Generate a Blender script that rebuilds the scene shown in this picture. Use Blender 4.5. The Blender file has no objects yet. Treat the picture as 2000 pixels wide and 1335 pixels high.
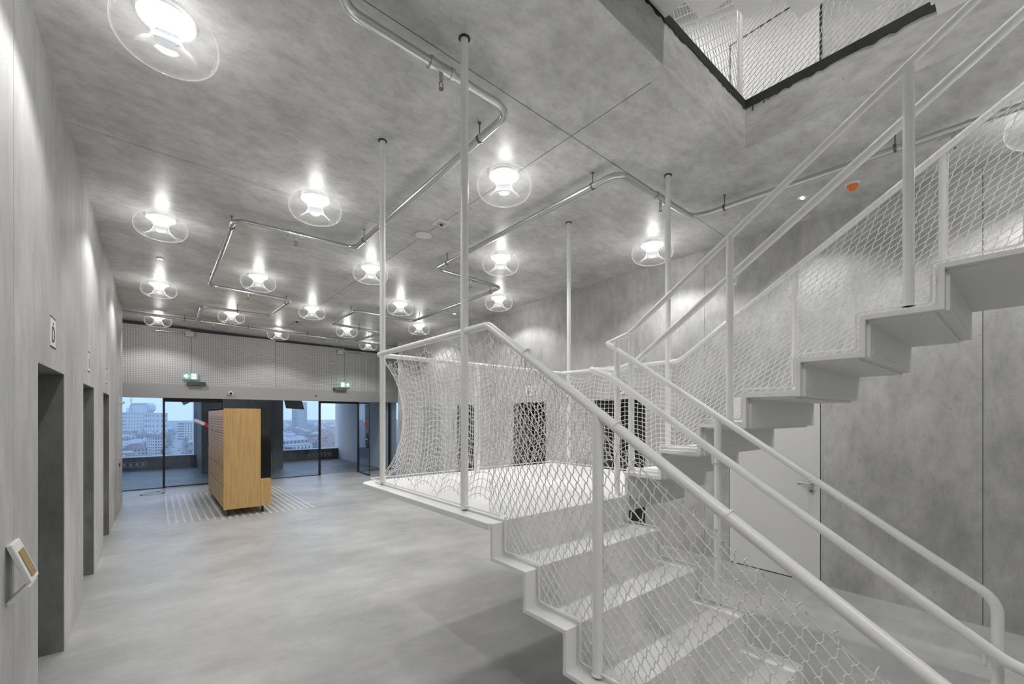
import bpy, math, random
from mathutils import Vector, Matrix
import numpy as np
random.seed(7)
sc = bpy.context.scene
C = sc.collection
# ------------------------------------------------------------------ camera, sky, exposure
F, HY, EH = 838.0, 812.0, 1.75
TH = math.atan(697.0 / F)
cam_d = bpy.data.cameras.new('camera'); cam = bpy.data.objects.new('camera', cam_d); C.objects.link(cam)
cam_d.sensor_width = 36.0; cam_d.lens = F / 2000 * 36.0; cam_d.shift_y = (HY - 667.5) / 2000
cam_d.clip_start = 0.02; cam_d.clip_end = 6000
cam.location = (0, 0, EH); cam.rotation_euler = (math.pi / 2, 0, -TH)
sc.camera = cam
SKY = (0.45, 0.62, 0.90); SKY_STRENGTH = 1.45
LAMP_W = 66.0; CONE_E = 2.0; UP_W = 4.2
EXPOSURE = 0.38
w = bpy.data.worlds.new('overcast_sky'); sc.world = w; w.use_nodes = True
bgn = w.node_tree.nodes['Background']; bgn.inputs[0].default_value = (*SKY, 1); bgn.inputs[1].default_value = SKY_STRENGTH
sc.view_settings.view_transform = 'Standard'; sc.view_settings.look = 'None'
sc.view_settings.gamma = 1.0; sc.view_settings.use_curve_mapping = False
sc.view_settings.exposure = EXPOSURE
cy = sc.cycles; cy.max_bounces = 7; cy.diffuse_bounces = 4; cy.glossy_bounces = 3; cy.transmission_bounces = 3; cy.transparent_max_bounces = 16; cy.caustics_reflective = False; cy.caustics_refractive = False; cy.volume_bounces = 3; cy.use_adaptive_sampling = True; cy.adaptive_threshold = .03

# ------------------------------------------------------------------ helpers
S_, C_ = math.sin(TH), math.cos(TH)
def zc(X): return 3.99 - .0283 * (X + .52)
def bary(t, a, b): return a + (b - a) * t

class MB:
    def __init__(s): s.v = []; s.f = []; s.m = []; s.cm = 0
    def add(s, vs, fs):
        o = len(s.v); s.v += [tuple(p) for p in vs]
        for q in fs: s.f.append(tuple(i + o for i in q)); s.m.append(s.cm)
        return s
    def box(s, x0, x1, y0, y1, z0, z1):
        vs = [(x, y, z) for z in (z0, z1) for y in (y0, y1) for x in (x0, x1)]
        return s.add(vs, [(0, 2, 3, 1), (4, 5, 7, 6), (0, 1, 5, 4), (2, 6, 7, 3), (0, 4, 6, 2), (1, 3, 7, 5)])
    def obox(s, c, ax, ay, az):
        c, ax, ay, az = map(Vector, (c, ax, ay, az))
        vs = [c + ax * i + ay * j + az * k for k in (-1, 1) for j in (-1, 1) for i in (-1, 1)]
        return s.add(vs, [(0, 2, 3, 1), (4, 5, 7, 6), (0, 1, 5, 4), (2, 6, 7, 3), (0, 4, 6, 2), (1, 3, 7, 5)])
    def tube(s, pts, r, n=8, caps=True, closed=False):
        P = [Vector(p) for p in pts]; N = len(P)
        rr = r if hasattr(r, '__len__') else [r] * N
        T = []
        for i in range(N):
            a = P[(i - 1) % N] if (i > 0 or closed) else P[i]
            b = P[(i + 1) % N] if (i < N - 1 or closed) else P[i]
            d = b - a
            T.append(d.normalized() if d.length > 1e-9 else Vector((0, 0, 1)))
        up = Vector((0, 0, 1)) if abs(T[0].z) < .9 else Vector((1, 0, 0))
        u = (up - T[0] * up.dot(T[0])).normalized()
        vs = []
        for i in range(N):
            if i:
                u = (u - T[i] * u.dot(T[i]))
                u = u.normalized() if u.length > 1e-6 else Vector((1, 0, 0))
            wv = T[i].cross(u)
            for k in range(n):
                a = 2 * math.pi * (k + .5) / n
                vs.append(P[i] + (u * math.cos(a) + wv * math.sin(a)) * rr[i])
        fs = []
        for i in range(N if closed else N - 1):
            j = (i + 1) % N
            for k in range(n):
                l = (k + 1) % n
                fs.append((i * n + k, i * n + l, j * n + l, j * n + k))
        if caps and not closed:
            fs.append(tuple(reversed(range(n)))); fs.append(tuple(range((N - 1) * n, N * n)))
        return s.add(vs, fs)
    def cyl(s, a, b, r, n=16, r2=None): return s.tube([a, b], [r, r if r2 is None else r2], n)
    def lathe(s, prof, c=(0, 0, 0), n=32, closed=False):
        N = len(prof); vs = []; fs = []
        for r, z in prof:
            for k in range(n):
                a = 2 * math.pi * k / n
                vs.append((c[0] + r * math.cos(a), c[1] + r * math.sin(a), c[2] + z))
        for i in range(N if closed else N - 1):
            j = (i + 1) % N
            for k in range(n):
                l = (k + 1) % n
                fs.append((i * n + k, i * n + l, j * n + l, j * n + k))
        return s.add(vs, fs)
    def prism(s, poly, h, fn):
        """poly: 2-D outline, h: (h0,h1), fn(u,v,h)->xyz"""
        n = len(poly)
        vs = [fn(u, v, h[0]) for u, v in poly] + [fn(u, v, h[1]) for u, v in poly]
        fs = [tuple(reversed(range(n))), tuple(range(n, 2 * n))] + [(i, (i + 1) % n, n + (i + 1) % n, n + i) for i in range(n)]
        return s.add(vs, fs)
    def build(s, name, mats, parent=None, smooth=False, bevel=0):
        me = bpy.data.meshes.new(name); me.from_pydata(s.v, [], s.f)
        mats = mats if isinstance(mats, (list, tuple)) else [mats]
        for m in mats:
            if m is not None: me.materials.append(m)
        if len(mats) > 1: me.polygons.foreach_set('material_index', s.m)
        if smooth:
            me.polygons.foreach_set('use_smooth', [True] * len(me.polygons))
            me.set_sharp_from_angle(angle=math.radians(40))
        me.update()
        o = bpy.data.objects.new(name, me); C.objects.link(o)
        if parent is not None: adopt(o, parent)
        if bevel:
            b = o.modifiers.new('bevel', 'BEVEL'); b.width = bevel; b.segments = 2; b.limit_method = 'ANGLE'
        return o

ORIGIN = {}
def adopt(o, parent):
    o.parent = parent
    base = ORIGIN.get(parent.name)
    if base is not None: o.matrix_parent_inverse = Matrix.Translation(-Vector(base))
def thing(name, label, cat, loc=(0, 0, 0), group=None):
    o = bpy.data.objects.new(name, None); C.objects.link(o); o.location = loc; o.empty_display_size = .1
    o['label'] = label; o['category'] = cat
    if group: o['group'] = group
    ORIGIN[o.name] = tuple(loc)
    return o
def tag(o, label, cat, group=None, kind=None):
    o['label'] = label; o['category'] = cat
    if group: o['group'] = group
    if kind: o['kind'] = kind
    return o
def struct(name, label, cat='', loc=(0, 0, 0)):
    o = bpy.data.objects.new(name, None); C.objects.link(o); o.location = loc; o['kind'] = 'structure'; o['label'] = label
    if cat: o['category'] = cat
    ORIGIN[o.name] = tuple(loc); return o
def fillet(pts, r, n=6):
    P = [Vector(p) for p in pts]; out = [P[0]]
    for i in range(1, len(P) - 1):
        a, b, c = P[i - 1], P[i], P[i + 1]
        d1, d2 = (a - b), (c - b); l1, l2 = d1.length, d2.length
        d1.normalize(); d2.normalize()
        ang = d1.angle(d2)
        rr = r[i] if hasattr(r, '__len__') else r
        t = min(rr / math.tan(ang / 2) if ang < 3.1 else 0, l1 * .49, l2 * .49)
        if t < 1e-4: out.append(b); continue
        p, q = b + d1 * t, b + d2 * t
        for k in range(n + 1):
            s = k / n; out.append(p * (1 - s) ** 2 + b * 2 * s * (1 - s) + q * s * s)
    out.append(P[-1]); return out

# ------------------------------------------------------------------ materials
def mat(name, col, rough=.5, metal=0., spec=.5):
    m = bpy.data.materials.new(name); m.use_nodes = True
    b = m.node_tree.nodes['Principled BSDF']
    b.inputs['Base Color'].default_value = (*col, 1); b.inputs['Roughness'].default_value = rough
    b.inputs['Metallic'].default_value = metal; b.inputs['Specular IOR Level'].default_value = spec
    return m
def nodes(m): return m.node_tree.nodes, m.node_tree.links, m.node_tree.nodes['Principled BSDF']
def noise(m, scale, vec=(1, 1, 1), detail=4, rough=.6, rot=(0, 0, 0)):
    n, l, b = nodes(m)
    g = n.new('ShaderNodeNewGeometry'); mp = n.new('ShaderNodeMapping'); mp.inputs['Scale'].default_value = vec
    mp.inputs['Rotation'].default_value = rot
    t = n.new('ShaderNodeTexNoise'); t.inputs['Scale'].default_value = scale; t.inputs['Detail'].default_value = detail
    t.inputs['Roughness'].default_value = rough
    l.new(g.outputs['Position'], mp.inputs['Vector']); l.new(mp.outputs[0], t.inputs['Vector'])
    return t.outputs['Fac']
def ramp(m, fac, stops):
    n, l, b = nodes(m); r = n.new('ShaderNodeValToRGB'); e = r.color_ramp.elements
    e[0].position, e[0].color = stops[0][0], (*stops[0][1], 1); e[1].position, e[1].color = stops[-1][0], (*stops[-1][1], 1)
    for p, c in stops[1:-1]:
        k = e.new(p); k.color = (*c, 1)
    l.new(fac, r.inputs[0]); return r.outputs[0]
def mixc(m, a, b_, fac, mode='MULTIPLY'):
    n, l, _ = nodes(m); x = n.new('ShaderNodeMix'); x.data_type = 'RGBA'; x.blend_type = mode
    if hasattr(fac, 'links'): l.new(fac, x.inputs[0])
    else: x.inputs[0].default_value = fac
    l.new(a, x.inputs[6]); l.new(b_, x.inputs[7]); return x.outputs[2]
def bump(m, h, strength=.2, dist=.01):
    n, l, b = nodes(m); k = n.new('ShaderNodeBump'); k.inputs['Strength'].default_value = strength; k.inputs['Distance'].default_value = dist
    l.new(h, k.inputs['Height']); l.new(k.outputs[0], b.inputs['Normal'])
def g3(v, t=(1, 1, .985)): return (v * t[0], v * t[1], v * t[2])
def concrete(name, lo, hi, rough=.55, vec1=(1, 1, 1), vec2=(1, 1, 1), sc1=1.1, sc2=5.0, pores=True, spec=.5, rot=(0, 0, 0), con=.74, bmp=True):
    m = mat(name, (.5,) * 3, rough, 0, spec); n, l, b = nodes(m)
    a = ramp(m, noise(m, sc1, vec1, 5, .68, rot), [(.34, g3(lo)), (.5, g3((lo + hi) / 2)), (.64, g3(hi))])
    f2 = noise(m, sc2, vec2, 6, .75, rot)
    d = mixc(m, a, ramp(m, f2, [(.34, (con, con, con)), (.5, (.93, .93, .93)), (.60, (1, 1, 1))]), 1.0)
    if pores:
        g = n.new('ShaderNodeNewGeometry'); v = n.new('ShaderNodeTexVoronoi'); v.inputs['Scale'].default_value = 6.0
        l.new(g.outputs['Position'], v.inputs['Vector'])
        d = mixc(m, d, ramp(m, v.outputs['Distance'], [(.020, (.45, .45, .45)), (.040, (1, 1, 1))]), 1.0)
    l.new(d, b.inputs['Base Color'])
    if bmp: bump(m, f2, .10, .012)
    return m
M = {}
M['ceil'] = concrete('ceiling_concrete', .55, .80, .38, (1, 1, 1), (.8, 1.3, 1), 1.6, 9.0, con=.78)
M['wall'] = concrete('wall_concrete', .42, .60, .6, (1.2, 1.2, .5), (2, 2, .5), 1.2, 4.0, con=.84)
M['wallr'] = concrete('wall_concrete_mottled', .41, .58, .6, (1, 1, .7), (1.6, 1.6, .7), 2.0, 6.0, con=.78)
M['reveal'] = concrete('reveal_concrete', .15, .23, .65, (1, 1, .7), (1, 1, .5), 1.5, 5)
M['slab'] = concrete('slab_edge_concrete', .50, .72, .65, (1, 1, 2.2), (1, 1, 3), 1.5, 5)
M['floor'] = concrete('floor_screed', .345, .50, .38, (1, 1, 1), (.45, 1.6, 1), .8, 2.2, False, .4, (0, 0, .5), con=.86, bmp=False)
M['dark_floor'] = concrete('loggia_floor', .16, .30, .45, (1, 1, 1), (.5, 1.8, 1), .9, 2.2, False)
M['white'] = mat('white_lacquer_steel', (.86, .86, .85), .32)
M['stair'] = mat('white_stair_coating', (.86, .86, .85), .45)
M['net'] = mat('white_cord', (.90, .89, .87), .8)
M['wplaster'] = mat('white_plaster', (.82, .82, .82), .8)
M['doorw'] = mat('white_door_lacquer', (.74, .74, .73), .4)
M['grey_door'] = mat('grey_door_lacquer', (.36, .37, .37), .45)
M['dark_door'] = mat('dark_door_metal', (.025, .025, .025), .5)
M['black'] = mat('black_metal', (.012, .012, .013), .45)
M['blackgloss'] = mat('black_screen_glass', (.006, .006, .007), .12)
M['zinc'] = mat('galvanised_pipe', (.62, .63, .64), .28, 1.0)
M['brass'] = mat('dark_steel_fitting', (.20, .19, .18), .4, 1.0)
M['chrome'] = mat('brushed_chrome', (.7, .7, .7), .25, 1.0)
M['beam'] = mat('grey_aluminium_fascia', (.40, .40, .40), .5, .0)
M['dgrey'] = mat('dark_grey_plastic', (.055, .055, .055), .5)
M['lgrey'] = mat('light_grey_plastic', (.55, .55, .54), .45)
M['joint'] = mat('joint_shadow_filler', (.10, .10, .10), .9)
M['bitumen'] = concrete('black_bitumen_strip', .015, .05, .8, pores=False)
M['orange'] = mat('orange_plastic', (.95, .25, .02), .4)
M['red'] = mat('red_tape', (.55, .01, .03), .5)
M['tape'] = mat('pale_tape', (.62, .66, .68), .5)
M['blue'] = mat('blue_foil', (.02, .13, .45), .4)
M['ochre'] = mat('ochre_pad', (.34, .24, .10), .6)
M['tactile'] = mat('pale_tactile_strip', (.70, .70, .69), .45)
M['decal'] = mat('dark_floor_decal', (.05, .052, .06), .5)
M['signw'] = mat('white_sign_foil', (.78, .78, .77), .5)
M['ink'] = mat('black_sign_ink', (.02, .02, .02), .5)
M['lampbase'] = mat('white_lamp_canopy', (.8, .8, .8), .4)
# wood
m = mat('light_oak_veneer', (.6, .4, .2), .45); M['wood'] = m; n_, l_, b_ = nodes(m)
a_ = ramp(m, noise(m, 9, (5, 5, .22), 7, .65), [(.3, (.47, .285, .105)), (.55, (.58, .37, .15)), (.75, (.66, .44, .195))])
l_.new(a_, b_.inputs['Base Color']); bump(m, noise(m, 30, (8, 8, .3), 4, .6), .08, .004)
# perforated acoustic panel: a grid of little dimples
m = mat('perforated_grey_panel', (.3, .3, .31), .6); M['perf'] = m; n_, l_, b_ = nodes(m)
gg = n_.new('ShaderNodeNewGeometry'); sp = n_.new('ShaderNodeSeparateXYZ'); l_.new(gg.outputs['Position'], sp.inputs[0])
def msin(src, k):
    a = n_.new('ShaderNodeMath'); a.operation = 'MULTIPLY'; a.inputs[1].default_value = k; l_.new(src, a.inputs[0])
    b = n_.new('ShaderNodeMath'); b.operation = 'SINE'; l_.new(a.outputs[0], b.inputs[0]); return b.outputs[0]
mu = n_.new('ShaderNodeMath'); mu.operation = 'ADD'
l_.new(msin(sp.outputs['X'], 2 * math.pi / .048), mu.inputs[0]); l_.new(msin(sp.outputs['Z'], 2 * math.pi / .043), mu.inputs[1])
mr = n_.new('ShaderNodeMapRange'); mr.inputs[1].default_value = -2; mr.inputs[2].default_value = 2; l_.new(mu.outputs[0], mr.inputs[0])
l_.new(ramp(m, mr.outputs[0], [(.10, (.30, .30, .305)), (.40, (.50, .50, .505)), (.9, (.60, .60, .605))]), b_.inputs['Base Color'])
bump(m, mr.outputs[0], .25, .01)
def thin_glass(name, tint, f0=.03, edge=.6, power=3.0, rough=.0, scatter=0):
    m = bpy.data.materials.new(name); m.use_nodes = True; n = m.node_tree.nodes; l = m.node_tree.links; n.clear()
    o = n.new('ShaderNodeOutputMaterial'); t = n.new('ShaderNodeBsdfTransparent'); t.inputs[0].default_value = (*tint, 1)
    g = n.new('ShaderNodeBsdfGlossy'); g.inputs['Roughness'].default_value = rough
    lw = n.new('ShaderNodeLayerWeight'); lw.inputs[0].default_value = .5
    p = n.new('ShaderNodeMath'); p.operation = 'POWER'; p.inputs[1].default_value = power; l.new(lw.outputs['Facing'], p.inputs[0])
    q = n.new('ShaderNodeMath'); q.operation = 'MULTIPLY_ADD'; q.inputs[1].default_value = edge; q.inputs[2].default_value = f0; l.new(p.outputs[0], q.inputs[0])
    x = n.new('ShaderNodeMixShader')
    rim = g.outputs[0]
    if scatter:
        df = n.new('ShaderNodeBsdfDiffuse'); df.inputs[0].default_value = (.95, .95, .95, 1); tl = n.new('ShaderNodeBsdfTranslucent'); tl.inputs[0].default_value = (.95, .95, .95, 1)
        m1 = n.new('ShaderNodeMixShader'); l.new(df.outputs[0], m1.inputs[1]); l.new(tl.outputs[0], m1.inputs[2])
        m2 = n.new('ShaderNodeMixShader'); m2.inputs[0].default_value = scatter; l.new(g.outputs[0], m2.inputs[1]); l.new(m1.outputs[0], m2.inputs[2]); rim = m2.outputs[0]
    l.new(q.outputs[0], x.inputs[0]); l.new(t.outputs[0], x.inputs[1]); l.new(rim, x.inputs[2]); l.new(x.outputs[0], o.inputs[0])
    return m
M['glass'] = thin_glass('clear_lamp_glass', (.985, .985, .985), .03, .8, 5.5, .02, .5)
M['pane'] = thin_glass('blue_tinted_pane', (.90, .95, 1.0), .04, .7, 4.0)
def emis(name, col, s):
    m = bpy.data.materials.new(name); m.use_nodes = True; n = m.node_tree.nodes; l = m.node_tree.links; n.clear()
    o = n.new('ShaderNodeOutputMaterial'); e = n.new('ShaderNodeEmission'); e.inputs[0].default_value = (*col, 1); e.inputs[1].default_value = s
    l.new(e.outputs[0], o.inputs[0]); return m
M['cone'] = emis('lit_lamp_diffuser', (1, .99, .97), CONE_E)
M['lens'] = emis('lit_lamp_lens', (.90, .94, 1), .55)
M['spotlit'] = emis('lit_downlight', (1, 1, 1), 18)
M['exitg'] = emis('lit_green_sign', (.25, .42, .36), .9)
M['exitw'] = emis('lit_white_pictogram', (.9, 1, .95), 1.6)
# city
M['cwall'] = mat('pale_render', (.62, .62, .62), .9); M['cwall2'] = mat('beige_render', (.45, .43, .42), .9); M['cwall3'] = mat('grey_render', (.30, .31, .33), .9)
M['croof'] = mat('brown_tile_roof', (.24, .18, .18), .9); M['croof2'] = mat('grey_sheet_roof', (.40, .43, .46), .8)
M['cwin'] = mat('dark_window_glass', (.05, .06, .08), .3); M['ctree'] = mat('bare_tree_crown', (.24, .23, .22), 1.0)
M['ground'] = concrete('city_ground', .10, .30, .95, sc1=.03, sc2=.15, pores=False); M['road'] = mat('asphalt_road', (.30, .30, .31), .9)

# ================================================================== THE SETTING
XL, XR = -.52, 5.31
# ---- floor
fl = MB().box(-2.5, 7.5, -4, 13.5, -.25, 0).build('floor', M['floor']); fl['kind'] = 'structure'; fl['label'] = 'polished pale grey concrete floor of the hall'
# ---- ceiling in formwork panels with open joints
ce = struct('ceiling', 'raw concrete ceiling with formwork joints and a stairwell opening')
HX0, HX1, HY0, HY1 = 1.36, 3.61, -4.0, 1.44          # stairwell opening
G = .0035
def ceil_piece(x0, x1, y0, y1, gx0=G, gx1=G, gy0=G, gy1=G, th=.24):
    b = MB(); a0, a1, c0, c1 = x0 + gx0, x1 - gx1, y0 + gy0, y1 - gy1
    vs = [(x, y, zc(x) + (0 if k == 0 else th)) for k in (0, 1) for y in (c0, c1) for x in (a0, a1)]
    b.add(vs, [(0, 2, 3, 1), (4, 5, 7, 6), (0, 1, 5, 4), (2, 6, 7, 3), (0, 4, 6, 2), (1, 3, 7, 5)])
    return b.build('panel', M['ceil'], ce)
YJ = [2.25, 4.69, 7.07, 9.46, 11.85]
for i in range(4):
    ceil_piece(-1.0, 2.465, YJ[i], YJ[i + 1]); ceil_piece(2.465, 5.9, YJ[i], YJ[i + 1])
ceil_piece(-1.2, 2.465, 11.85, 13.6); ceil_piece(2.465, 6.9, 11.85, 13.6)
ceil_piece(-1.0, HX0, -4, 2.25, gx1=0); ceil_piece(HX0, 2.465, HY1, 2.25, gx0=0, gy0=0); ceil_piece(2.465, HX1, HY1, 2.25, gy0=0, gx1=0)
ceil_piece(HX1, 5.9, -4, 2.25, gx0=0)
b = MB()                                              # structural slab above the panels, dark in the joints
for x0, x1, y0, y1 in ((-1.2, 6.9, HY1 + .13, 13.6), (-1.2, HX0 - .13, -4, HY1 + .13), (HX1 + .13, 6.9, -4, HY1 + .13)): b.box(x0, x1, y0, y1, 4.08, 4.2)
b.build('slab_core', M['joint'], ce)
b = MB()
def sloped(x0, x1, y0, y1, zt_):
    vs = [(x, y, zc(x) + .0005 if k == 0 else zt_) for k in (0, 1) for y in (y0, y1) for x in (x0, x1)]
    b.add(vs, [(0, 2, 3, 1), (4, 5, 7, 6), (0, 1, 5, 4), (2, 6, 7, 3), (0, 4, 6, 2), (1, 3, 7, 5)])
sloped(HX0 + .003, HX1 - .003, HY1 - .003, HY1 + .12, 4.19); sloped(HX1 - .003, HX1 + .12, -4, HY1 + .12, 4.19); sloped(HX0 - .12, HX0 + .003, -4, HY1 + .12, 4.19)
b.build('slab_edge', M['slab'], ce)
b = MB(); rb_ = random.Random(5)
def ragged(p0, p1, nrm, n):
    p0, p1, nrm = Vector(p0), Vector(p1), Vector(nrm); top = []; bot = []
    for i in range(n + 1):
        q = p0.lerp(p1, i / n); top.append(q + Vector((0, 0, 4.255))); bot.append(q + Vector((0, 0, 4.193 - rb_.random() ** 2 * .018)))
    vs = top + bot + [v - nrm * .12 for v in top] + [v - nrm * .12 for v in bot]; m = n + 1; fs = []
    for i in range(n): fs += [(i, i + 1, m + i + 1, m + i), (2 * m + i, 3 * m + i, 3 * m + i + 1, 2 * m + i + 1), (i, 2 * m + i, 2 * m + i + 1, i + 1), (m + i, m + i + 1, 3 * m + i + 1, 3 * m + i)]
    b.add(vs, fs)
ragged((HX0, HY1 - .008, 0), (HX1 - .008, HY1 - .008, 0), (0, -1, 0), 70); ragged((HX1 - .008, HY1 + .11, 0), (HX1 - .008, -3, 0), (-1, 0, 0), 130); ragged((HX0 + .008, -3, 0), (HX0 + .008, HY1, 0), (1, 0, 0), 60)
for y_, l_2 in ((1.38, .045), (1.30, .03), (1.27, .02), (1.21, .016)):
    MB().box(HX1 - .007, HX1 - .002, y_ - .0025, y_ + .0025, 4.19 - l_2, 4.195).build('bitumen_drip', M['bitumen'], ce)
b.build('bitumen_strip', M['bitumen'], ce)
# ---- walls
def wall_module(par, x0, x1, y0, y1, op=None, m='wall', zt=4.15, g=.002):
    b = MB(); y0 += g; y1 -= g
    if op is None: b.box(x0, x1, y0, y1, 0, zt)
    else:
        a, c, h = op
        b.box(x0, x1, y0, a, 0, zt); b.box(x0, x1, c, y1, 0, zt); b.box(x0, x1, a, c, h, zt)
    return b.build('panel', M[m], par)
wl = struct('wall_left', 'tall smooth concrete wall with three doorways')
LD = [(3.651, 4.594), (5.68, 6.62), (7.72, 8.67)]
wall_module(wl, XL - .5, XL, -4, 3.1)
for i, (a, c) in enumerate(LD): wall_module(wl, XL - .5, XL, 3.1 + 2.035 * i, 3.1 + 2.035 * (i + 1), (a, c, 2.06))
wall_module(wl, XL - .5, XL, 3.1 + 2.035 * 3, 11.93)
MB().box(-1.2, -1.02, 11.93, 13.6, 0, 4.15).build('panel', M['wall'], wl)
b = MB(); b.box(-1.25, XL - .5, -4, 11.93, 0, 4.15).build('core', M['joint'], wl)
wr = struct('wall_right', 'mottled concrete wall with lift doorways and a flush white door')
RD = [(3.45, 4.35), (5.45, 6.34), (7.48, 8.34)]
wall_module(wr, XR, XR + .5, -4, .24, None, 'wallr'); wall_module(wr, XR, XR + .5, .24, 2.6, (1.374, 2.294, 1.985), 'wallr')
for (a, c), (y0, y1) in zip(RD, ((2.6, 4.9), (4.9, 6.9), (6.9, 8.93))): wall_module(wr, XR, XR + .5, y0, y1, (a, c, 2.0), 'wallr')
wall_module(wr, XR, XR + .5, 8.93, 11.46, (9.06, 9.96, 2.0), 'wallr')
MB().box(6.62, 6.8, 11.3, 13.6, 0, 4.15).build('panel', M['wallr'], wr); MB().box(XR + .5, 6.7, 11.28, 11.44, 0, 4.15).build('panel', M['wallr'], wr)
MB().box(XR + .5, XR + .7, -4, 11.3, 0, 4.15).build('core', M['joint'], wr)
nd = 0
for (a, c) in LD:
    nd += 1; o = MB().box(XL - .5 + .002, XL - .46, a, c, 0, 2.06).build('door_%d' % nd, M['grey_door']); o['kind'] = 'structure'; o['label'] = 'dark lift door deep in doorway %d of the left wall' % nd
    MB().box(XL - .456, XL - .45, (a + c) / 2 - .004, (a + c) / 2 + .004, .01, 2.05).build('door_seam', M['black'], o)
for k, (a, c) in enumerate(RD):
    nd += 1; o = MB().box(XR + .42, XR + .498, a, c, 0, 2.0).build('door_%d' % nd, M['dark_door']); o['kind'] = 'structure'; o['label'] = 'black lift door in doorway %d of the right wall behind the net' % (k + 1)
    MB().box(XR + .412, XR + .42, (a + c) / 2 - .004, (a + c) / 2 + .004, .01, 1.99).build('door_seam', M['dgrey'], o)
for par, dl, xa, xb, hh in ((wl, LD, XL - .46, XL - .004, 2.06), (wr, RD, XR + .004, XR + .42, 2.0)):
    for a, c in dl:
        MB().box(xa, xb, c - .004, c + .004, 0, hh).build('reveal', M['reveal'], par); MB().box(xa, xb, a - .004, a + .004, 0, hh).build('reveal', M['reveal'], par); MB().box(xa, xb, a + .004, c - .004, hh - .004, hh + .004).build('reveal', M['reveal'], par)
# ---- flush white door and grey door on the right wall
def flush_door(name, y0, y1, h, m, label, hy, hz):
    o = struct(name, label, '', (XR, (y0 + y1) / 2, 0))
    MB().box(XR - .004, XR + .05, y0 + .007, y1 - .007, .012, h - .007).build('door_leaf', M[m], o)
    MB().box(XR + .012, XR + .08, y0, y1, 0, h).build('door_gap', M['black'], o)
    b = MB(); b.cyl((XR - .004, hy, hz), (XR - .016, hy, hz), .026, 20); b.cyl((XR - .004, hy, hz - .075), (XR - .014, hy, hz - .075), .026, 20)
    r = b.build('rosette', M['chrome'], o, True)
    b = MB(); b.tube(fillet([(XR - .016, hy, hz), (XR - .055, hy, hz), (XR - .055, hy + .055, hz)], .015), .008, 10)
    b.tube([(XR - .055, hy + .05, hz), (XR - .055, hy + .075, hz), (XR - .055, hy + .105, hz), (XR - .055, hy + .118, hz)], [.008, .02, .022, .008], 12)
    b.build('handle', M['chrome'], o, True)
    MB().cyl((XR - .0145, hy, hz - .075), (XR - .017, hy, hz - .075), .010, 12).build('keyhole', M['black'], o)
    return o
flush_door('door_7', 1.374, 2.294, 1.985, 'doorw', 'flush white door in the right wall under the upper flight', 1.455, 1.04)
flush_door('door_8', 9.06, 9.96, 2.0, 'grey_door', 'flush grey door in the right wall behind the landing net', 9.2, 1.0)
# grey door near the far end of the left wall
o = struct('door_9', 'narrow grey door with long pull handles at far end of left wall', '', (XL, 11.1, 0))
MB().box(XL, XL + .012, 10.45, 11.45, .0, 2.12).build('door_leaf', M['lgrey'], o)
for z0 in (.98, 1.98):
    b = MB(); b.tube(fillet([(XL + .012, 10.62, z0), (XL + .075, 10.62, z0), (XL + .075, 10.62, z0 + .03), (XL + .075, 10.85, z0 + .03)], .02), .011, 10); b.build('handle', M['chrome'], o, True)
b = MB(); b.cyl((XL + .012, 10.62, .86), (XL + .03, 10.62, .86), .03, 14); b.build('rosette', M['black'], o, True)
# ---- back wall: perforated panels, fascia, glass
wb = struct('wall_back', 'perforated grey panels above the glass front')
xs = [-1.02, .69, 2.57, 4.45, 6.62]
for i in range(4): MB().box(xs[i] + .004, xs[i + 1] - .004, 13.36, 13.46, 2.515, 3.90 - .045 * i).build('acoustic_panel', M['perf'], wb)
MB().box(-1.02, 6.62, 13.45, 13.6, 2.3, 4.1).build('backing', M['joint'], wb)
fb = MB().box(-1.02, 6.62, 13.28, 13.52, 2.19, 2.51).build('trim_1', M['beam']); fb['kind'] = 'structure'; fb['label'] = 'grey metal fascia above the glass front'
GX = [(-1.02, .14), (1.36, 2.53), (2.54, 3.72), (4.90, 5.90), (5.93, 6.62)]
for i, (a, c) in enumerate(GX):
    o = struct('window_%d' % (i + 1), 'fixed floor-to-fascia glass pane %d of the glass front' % (i + 1), '', ((a + c) / 2, 13.43, 0))
    MB().box(a + .004, c - .004, 13.425, 13.437, .02, 2.19).build('pane', M['pane'], o)
    MB().box(a, c, 13.415, 13.447, 0, .02).build('window_frame', M['dgrey'], o)
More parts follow.
